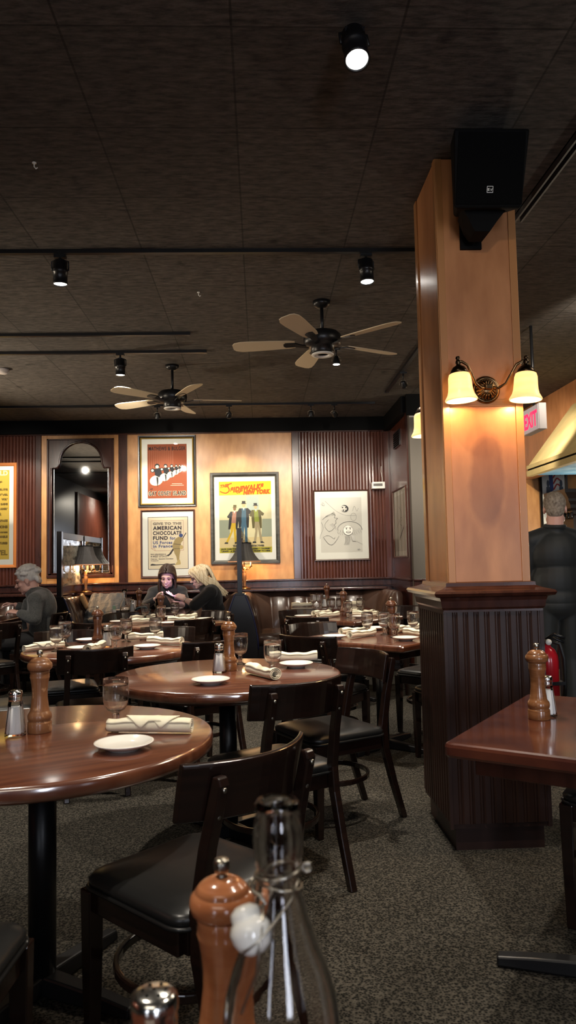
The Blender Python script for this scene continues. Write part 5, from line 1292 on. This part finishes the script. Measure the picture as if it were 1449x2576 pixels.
def hand_geo(m, w, d, n, thumb, curl=.5, k=1.0):
    w = Vector(w); d = Vector(d).normalized(); n = Vector(n); n = (n-n.dot(d)*d).normalized(); s = d.cross(n)*thumb
    # s points to the thumb side
    for i, (o, L) in enumerate(((.030, .074), (.010, .083), (-.010, .077), (-.029, .060))):
        kn = w+d*(.088-.004*abs(i-1))*k+s*o*k
        m.cap(w+s*o*.6*k+d*.012*k, kn, .0135*k, .0115*k, 0, 10)
        p = kn; a = curl*.6
        for seg, r in ((.45, .0092), (.32, .0085), (.23, .0075)):
            q = p+(d*math.cos(a)+n*math.sin(a))*L*seg*k+s*(o*.05)*k
            m.cap(p, q, r*k, r*.93*k, 0, 10); p = q; a += curl*.75
    a0 = w+d*.022*k+s*.026*k
    a1 = a0+(d*.55+s*.7+n*.35).normalized()*.040*k; a2 = a1+(d*.85+s*.25+n*.45).normalized()*.032*k; a3 = a2+(d*.9+n*.4).normalized()*.024*k
    m.cap(a0, a1, .014*k, .011*k, 0, 10); m.cap(a1, a2, .0105*k, .0095*k, 0, 10); m.cap(a2, a3, .0095*k, .008*k, 0, 10)
def limb(m, a, b, c, ra, rb, rc):
    m.cap(a, b, ra, rb); m.cap(b, Vector(b).lerp(Vector(c), .4), rb, rb*.98); m.cap(Vector(b).lerp(Vector(c), .4), c, rb*.98, rc)
def rel(me, base):
    me.transform(Matrix.Translation(-Vector(base)))
def child_mesh(name, m, voxel, material, parent, base, smooth=4):
    me = remesh(m, voxel, smooth); rel(me, base); me.materials.append(material); return link(name, me, parent)
def child_mb(name, m, material, parent, base):
    m.v = [(x-base[0], y-base[1], z-base[2]) for x, y, z in m.v]; return m.build(name, material, parent)
def locks(m, H, paths, k=1.0, seed=0, jit=.004):
    rnd = random.Random(seed)
    for pts, r in paths:
        P = [H @ (Vector(p)*k+Vector([rnd.uniform(-jit, jit) for _ in range(3)])) for p in pts]
        Q = []
        for i in range(len(P)-1):
            for u in (0, .34, .67): 
                p0 = P[max(i-1, 0)]; p1 = P[i]; p2 = P[i+1]; p3 = P[min(i+2, len(P)-1)]
                Q.append(.5*((2*p1)+(p2-p0)*u+(2*p0-5*p1+4*p2-p3)*u*u+(3*p1-p0-3*p2+p3)*u**3))
        Q.append(P[-1]); n = len(Q)
        m.tube(Q, [r*k*(1-.65*(i/(n-1))**2.2) for i in range(n)], 7)
def seated(name, label, cat, base, body_mat, H, neck, k, chest, belly, shoulders, elbows, wrists, hands, yaw, knees, male=False, voxel=.0048):
    m = MB(); head_geo(m, H, neck, male, k)
    RZ = Matrix.Rotation(yaw, 4, 'Z')
    def torso(mm, g):
        mm.ell((0, 0, 0), (.165+g, .115+g, .19+g), 0, 20, 14, Matrix.Translation(belly) @ RZ)
        mm.ell((0, 0, 0), (.175+g, .115+g, .17+g), 0, 20, 14, Matrix.Translation(chest) @ RZ)
        mm.cap(chest, belly, .10+g, .12+g)
        for s in shoulders: mm.cap(s, Vector(chest)+Vector((0, 0, .10)), .058+g, .075+g); mm.cap(s, chest, .055+g, .09+g)
        mm.cap(neck, Vector(chest)+Vector((0, 0, .10)), .058+g, .08+g)
    torso(m, 0)
    for s, e, w_ in zip(shoulders, elbows, wrists): limb(m, s, e, w_, .047, .038, .026)
    for h in hands: hand_geo(m, *h)
    hips = Vector(belly)-Vector((0, 0, .10)); rt = RZ @ Vector((1, 0, 0)); fw = RZ @ Vector((0, 1, 0))
    for s, kn in zip((-1, 1), knees):
        hp = hips+rt*.085*s; kn = Vector(kn); ft = Vector((kn.x, kn.y, .09))-fw*.03
        limb(m, hp, kn, ft, .085, .058, .042); m.cap(ft, ft+fw*.15-Vector((0, 0, .04)), .042, .034)
    me = remesh(m, voxel, 3); rel(me, base); me.materials.append(body_mat)
    o = link(name, me); o.location = base; tag(o, label, cat)
    m = MB(); m.ell((0, 0, 0), (.185, .14, .13), 0, 20, 12, Matrix.Translation(hips+Vector((0, 0, -.02))) @ RZ)
    for s, kn in zip((-1, 1), knees):
        hp = hips+rt*.085*s; kn = Vector(kn); limb(m, hp, kn, Vector((kn.x, kn.y, .12))-fw*.03, .100, .076, .064)
    child_mesh('trousers', m, .010, trouser_m, o, base)
    return o, torso
V = Vector
# --- dark-haired woman, facing us, looking down at the phone
base = (-1.15, 9.24, 0)
hc = V((-1.14, 9.05, 1.145)); H = frame3(hc, (-.02, -.90, -.42), (0.03, -.42, .9)); neck = V((-1.15, 9.14, 1.01))
sh = [V((-1.325, 9.16, .955)), V((-.975, 9.16, .955))]; el = [V((-1.40, 8.96, .80)), V((-.90, 8.99, .795))]; wr = [V((-1.255, 8.83, .885)), V((-1.055, 8.86, .835))]
woman, torso = seated('person', 'dark-haired woman in black sweater smiling down at a phone at the back table', 'person', base, skin_w, H, neck, 1.06, V((-1.15, 9.18, .88)), V((-1.15, 9.24, .66)), sh, el, wr,
    [(wr[0], (.55, -.25, .78), (.8, -.1, -.3), 1, .9), (wr[1], (-.25, -.45, .8), (-.5, .3, .2), -1, .5)], PI, [(-1.27, 8.82, .52), (-1.03, 8.82, .52)])
m = MB(); torso(m, .016)
for s, e, w_ in zip(sh, el, wr): limb(m, s, e, V(e).lerp(V(w_), .85 if s.x < -1.2 else .18), .062, .052, .040)
m.cap(neck+V((0, 0, .045)), neck-V((0, 0, .05)), .066, .075)
child_mesh('sweater', m, .008, black_knit, woman, base)
ho = MB(); eyes_par = woman
def eyes_rel(o, H, base, *a, **kw):
    H2 = Matrix.Translation(-V(base)) @ H; eyes(o, H2, *a, **kw)
eyes_rel(woman, H, base, 1.06, brow=hair_dark, smile=True)
m = MB(); P = []
for s in (-1, 1):
    for i in range(9):
        y0 = .085-.019*i; b = -.03-.012*i
        P.append(([(s*.004, y0, .128-.9*(y0+.01)**2*3), (s*.045, y0*.9-.004, .112-.5*y0*y0*6), (s*.078, y0*.7-.012, .06), (s*.088, min(.03, y0*.5)-.015, .0), (s*.088, b*.6, -.07), (s*.080, b, -.15), (s*.075, b-.02, -.24)], .017))
for i in range(9):
    x = -.064+.016*i; P.append(([(x*.3, -.05, .125), (x*.9, -.10, .08), (x*1.1, -.118, .02), (x*1.15, -.112, -.06), (x*1.2, -.105, -.14), (x*1.25, -.10, -.23)], .019))
P.append(([(.08, .02, -.02), (.088, .03, -.10), (.082, .055, -.18), (.075, .065, -.27)], .016))
P.append(([(.084, .0, -.02), (.095, .01, -.10), (.09, .035, -.18), (.088, .045, -.26)], .016))
P.append(([(-.084, .0, -.02), (-.092, .0, -.10), (-.088, .01, -.17), (-.085, .01, -.22)], .016))
locks(m, H, P, 1.06, 2); m.ell((0, -.022, .046), (.084, .098, .092), 0, 20, 14, H)
child_mb('hair', m, hair_dark, woman, base)
# --- blonde woman, in profile, reaching to the phone
base = (-.60, 8.90, 0)
hc = V((-.715, 8.80, 1.135)); H = frame3(hc, (-.93, -.18, -.30), (-.28, -.05, .95)); neck = V((-.66, 8.815, 1.01))
sh = [V((-.60, 8.98, .955)), V((-.59, 8.64, .955))]; el = [V((-.80, 9.0, .82)), V((-.765, 8.60, .815))]; wr = [V((-.93, 8.93, .87)), V((-.895, 8.70, .885))]
blonde, torso = seated('person', 'blonde woman with glasses in black sweater, in profile, pointing at the phone', 'person', base, skin_w, H, neck, 1.04, V((-.59, 8.81, .88)), V((-.55, 8.84, .66)), sh, el, wr,
    [(wr[0], (-.8, -.2, .35), (0, -.5, -.8), 1, .5), (wr[1], (-.75, .30, .42), (-.1, .6, -.6), -1, .65)], PI/2, [(-.95, 8.74, .52), (-.95, 8.94, .52)])
m = MB(); torso(m, .022)
for s, e, w_ in zip(sh, el, wr): limb(m, s, e, V(e).lerp(V(w_), .10), .072, .066, .058)
child_mesh('sweater', m, .008, black_knit, blonde, base)
eyes_rel(blonde, H, base, 1.04, brow=hair_blond)
m = MB(); P = []
for s in (-1, 1):
    for i in range(10):
        y0 = .09-.019*i; b = -.02-.013*i
        P.append(([(s*.004, y0, .13-.9*(y0+.01)**2*3), (s*.05, y0*.9, .115-.5*y0*y0*6), (s*.084, y0*.75-.008, .06), (s*.093, y0*.5-.02, -.01), (s*.092, b, -.09), (s*.082, b-.035, -.16), (s*.07, b-.075, -.23), (s*.06, b-.10, -.27-.01*(i % 3))], .018))
for i in range(10):
    x = -.072+.016*i; P.append(([(x*.3, -.05, .128), (x*.9, -.105, .085), (x*1.1, -.125, .02), (x*1.15, -.135, -.07), (x*1.1, -.15, -.15), (x*.95, -.175, -.23), (x*.8, -.195, -.30)], .020))
for s in (-1, 1): P.append(([(s*.01, .08, .118), (s*.03, .105, .09), (s*.052, .098, .055), (s*.068, .08, .02)], .013)); P.append(([(s*.02, .07, .12), (s*.05, .09, .085), (s*.07, .075, .04), (s*.08, .055, -.01), (s*.082, .05, -.06)], .014))
locks(m, H, P, 1.04, 5); m.ell((0, -.024, .048), (.086, .100, .094), 0, 20, 14, H)
child_mb('hair', m, hair_blond, blonde, base)
m = MB()
for s in (-1, 1):
    m.tube([H @ V((s*.034+.024*math.cos(2*PI*i/16), .108-.3*(.024*math.cos(2*PI*i/16)*s+.01)**1 if False else .108-.012*(1+s*math.cos(2*PI*i/16))*.5, .008+.017*math.sin(2*PI*i/16))) for i in range(17)], .0022, 6, 0, True, False)
    m.tube([H @ V((s*.058, .100, .014)), H @ V((s*.082, .06, .014)), H @ V((s*.086, -.005, .012))], .0022, 6)
m.tube([H @ V((-.010, .109, .012)), H @ V((0, .113, .014)), H @ V((.010, .109, .012))], .002, 6)
child_mb('glasses', m, black_metal, blonde, base)
m = MB(); wv = wr[1]+V((-.0, 0, 0)); dv = (wr[1]-el[1]).normalized(); a = dv.cross(V((0, 0, 1))).normalized(); b = dv.cross(a)
m.tube([wr[1]-dv*.03+.0315*(math.cos(2*PI*i/20)*a+math.sin(2*PI*i/20)*b) for i in range(21)], .005, 8, 0, True, False); child_mb('bracelet', m, steel, blonde, base)
t = thing('smartphone', 'black phone held up between the two women', 'phone', (-1.085, 8.765, .925))
t.rotation_euler = (-.55, .45, -.25)
MB().loft([rrect(.15, .078, .01, z, 4) for z in (-.005, .005)]).build('case', phone_m, t, bev=.002)
MB().b2(-.068, .068, -.034, .034, .0052, .0058).build('screen', mat('phone_screen', (.2, .2, .25), .2, emit=(.75, .5, 1), es=1.2), t)
MB().b2(-.04, .02, .018, .024, -.0068, -.0052).build('camera_strip', white_plastic, t)
d = bpy.data.lights.new('phone_screen_light', 'AREA'); d.energy = .38; d.size = .13; d.size_y = .07; d.shape = 'RECTANGLE'; d.color = (.72, .5, 1)
lo = bpy.data.objects.new('phone_screen_light', d); COL.objects.link(lo); lo.location = (-1.085, 8.785, .945); lo.rotation_euler = (V((-1.05, 9.02, 1.12))-V((-1.085, 8.785, .945))).to_track_quat('-Z', 'Y').to_euler()
# --- white-haired man eating at the left
base = (-2.33, 7.80, 0)
hc = V((-2.43, 7.80, 1.15)); H = frame3(hc, (-.90, -.10, -.30), (-.30, 0, .95)); neck = V((-2.365, 7.80, 1.02))
sh = [V((-2.31, 7.99, .955)), V((-2.29, 7.61, .955))]; el = [V((-2.40, 8.03, .80)), V((-2.27, 7.53, .775))]; wr = [V((-2.60, 7.94, .90)), V((-2.47, 7.62, .835))]
man, torso = seated('person', 'white-haired man in charcoal cardigan eating at the left table, seen from the side', 'person', base, skin_o, H, neck, 1.10, V((-2.28, 7.80, .87)), V((-2.26, 7.80, .65)), sh, el, wr,
    [(wr[0], (-.8, -.1, .15), (0, -.2, -.9), 1, .9), (wr[1], (-.8, .15, .18), (0, .3, -.9), -1, .8)], PI/2, [(-2.72, 7.68, .52), (-2.72, 7.92, .52)], True)
m = MB(); torso(m, .030)
for s, e, w_ in zip(sh, el, wr): limb(m, s, e, V(e).lerp(V(w_), .82), .078, .064, .046)
m.cap(neck+V((.03, 0, .0)), neck+V((.06, 0, -.06)), .075, .09)
m.tube([V((-2.36, 7.72, 1.03)), V((-2.32, 7.72, 1.04)), V((-2.285, 7.76, 1.05)), V((-2.28, 7.84, 1.05)), V((-2.32, 7.88, 1.04)), V((-2.37, 7.88, 1.03))], .022, 8)
m.tube([V((-2.32, 7.715, 1.035)), V((-2.42, 7.70, .95)), V((-2.45, 7.70, .80)), V((-2.42, 7.69, .66))], [.02, .026, .028, .026], 8)
child_mesh('cardigan', m, .008, grey_knit, man, base)
eyes_rel(man, H, base, 1.10, brow=hair_grey)
m = MB(); rnd = random.Random(9)
m.ell((0, -.020, .052), (.087, .102, .092), 0, 20, 14, H)
for i in range(90):
    a = rnd.uniform(0, 2*PI); b = rnd.uniform(.05, 1.0); z = .05+.098*b*1.0 if False else None
    th = rnd.uniform(0, 1.75); x = .090*math.sin(th)*math.cos(a); y = -.022+.104*math.sin(th)*math.sin(a); z = .052+.096*math.cos(th)
    if y > .045 and z < .075: continue
    if z < -.0 and y > -.03: continue
    m.ell((x, y, z), (.020, .030, .016), 0, 10, 6, H)
for i in range(8): m.ell((-.055+.016*i, -.098, -.010-.01*(i % 2)), (.016, .022, .034), 0, 10, 6, H)
m.v = [tuple(V(H.translation)+1.10*(V(p)-V(H.translation))) for p in m.v]
child_mesh('hair', m, .006, hair_grey, man, base, 2)
m = MB().tube([wr[0]+V((-.05, -.04, -.01)), wr[0]+V((-.11, -.06, -.015)), wr[0]+V((-.18, -.08, -.05))], .0035, 6)
o = m.build('dinner_fork', steel); tag(o, 'silver fork in the raised hand of the man in cardigan', 'fork')
# --- waiter seen from behind at the right
base = (2.32, 5.72, 0); bx, by = base[0], base[1]
hc = V((2.33, 5.71, 1.665)); H = frame3(hc, (.34, .93, -.08), (0, .06, 1)); neck = V((2.315, 5.69, 1.52))
m = MB(); head_geo(m, H, neck, True, 1.06)
for c, r in (((bx, by, 1.32), (.20, .13, .20)), ((bx, by, 1.12), (.175, .125, .20)), ((bx, by, .97), (.175, .13, .14))): m.ell(c, r, 0, 20, 14)
SHL, SHR = V((bx-.195, by-.01, 1.42)), V((bx+.195, by-.01, 1.42))
for s in (SHL, SHR): m.cap(s, (bx, by, 1.46), .06, .08)
m.cap(neck, (bx, by, 1.42), .062, .09)
ELL, ELR = V((bx-.24, by+.05, 1.13)), V((bx+.245, by+.04, 1.13)); WL, WR = V((bx-.13, by+.26, 1.06)), V((bx+.15, by+.26, 1.06))
limb(m, SHL, ELL, WL, .055, .043, .030); limb(m, SHR, ELR, WR, .055, .043, .030)
hand_geo(m, WL, (.4, .8, 0), (.5, -.2, -.6), 1, .8); hand_geo(m, WR, (-.4, .8, 0), (-.5, -.2, -.6), -1, .8)
for s in (-1, 1):
    limb(m, (bx+s*.09, by, .92), (bx+s*.10, by+.02, .50), (bx+s*.10, by-.01, .09), .092, .062, .045); m.cap((bx+s*.10, by-.02, .05), (bx+s*.11, by+.16, .04), .045, .036)
me = remesh(m, .006, 3); rel(me, base); me.materials.append(skin_o); waiter = link('person', me); waiter.location = base
tag(waiter, 'waiter in black shirt standing with his back to us right of the pillar', 'person')
m = MB()
for c, r in (((bx, by, 1.32), (.218, .150, .205)), ((bx, by, 1.10), (.20, .150, .22)), ((bx, by, .97), (.195, .15, .13))): m.ell(c, r, 0, 20, 14)
for s in (SHL, SHR): m.cap(s, (bx, by, 1.47), .074, .086)
m.cap(neck-V((0, 0, .005)), (bx, by, 1.44), .072, .10)
limb(m, SHL, ELL, ELL.lerp(WL, .9), .072, .060, .045); limb(m, SHR, ELR, ELR.lerp(WR, .9), .072, .060, .045)
child_mesh('shirt', m, .009, black_shirt, waiter, base)
m = MB(); m.tube([neck+V((.072*math.cos(2*PI*i/20), .072*math.sin(2*PI*i/20)+.002, .012+.010*math.sin(2*PI*i/20))) for i in range(21)], .016, 8, 0, True, False); child_mb('collar', m, black_shirt, waiter, base)
m = MB()
for s in (-1, 1): limb(m, (bx+s*.09, by, .92), (bx+s*.10, by+.02, .50), (bx+s*.10, by-.01, .10), .105, .078, .070)
m.ell((bx, by, .92), (.190, .145, .12), 0, 20, 12); child_mesh('trousers', m, .010, black_shirt, waiter, base)
m = MB(); k = 1.06
m.ell((0, -.018*k, .046*k), (.081*k, .099*k, .088*k), 0, 22, 16, H); m.ell((0, -.058*k, -.008*k), (.068*k, .052*k, .066*k), 0, 18, 12, H)
child_mesh('hair', m, .005, hair_salt, waiter, base, 2)
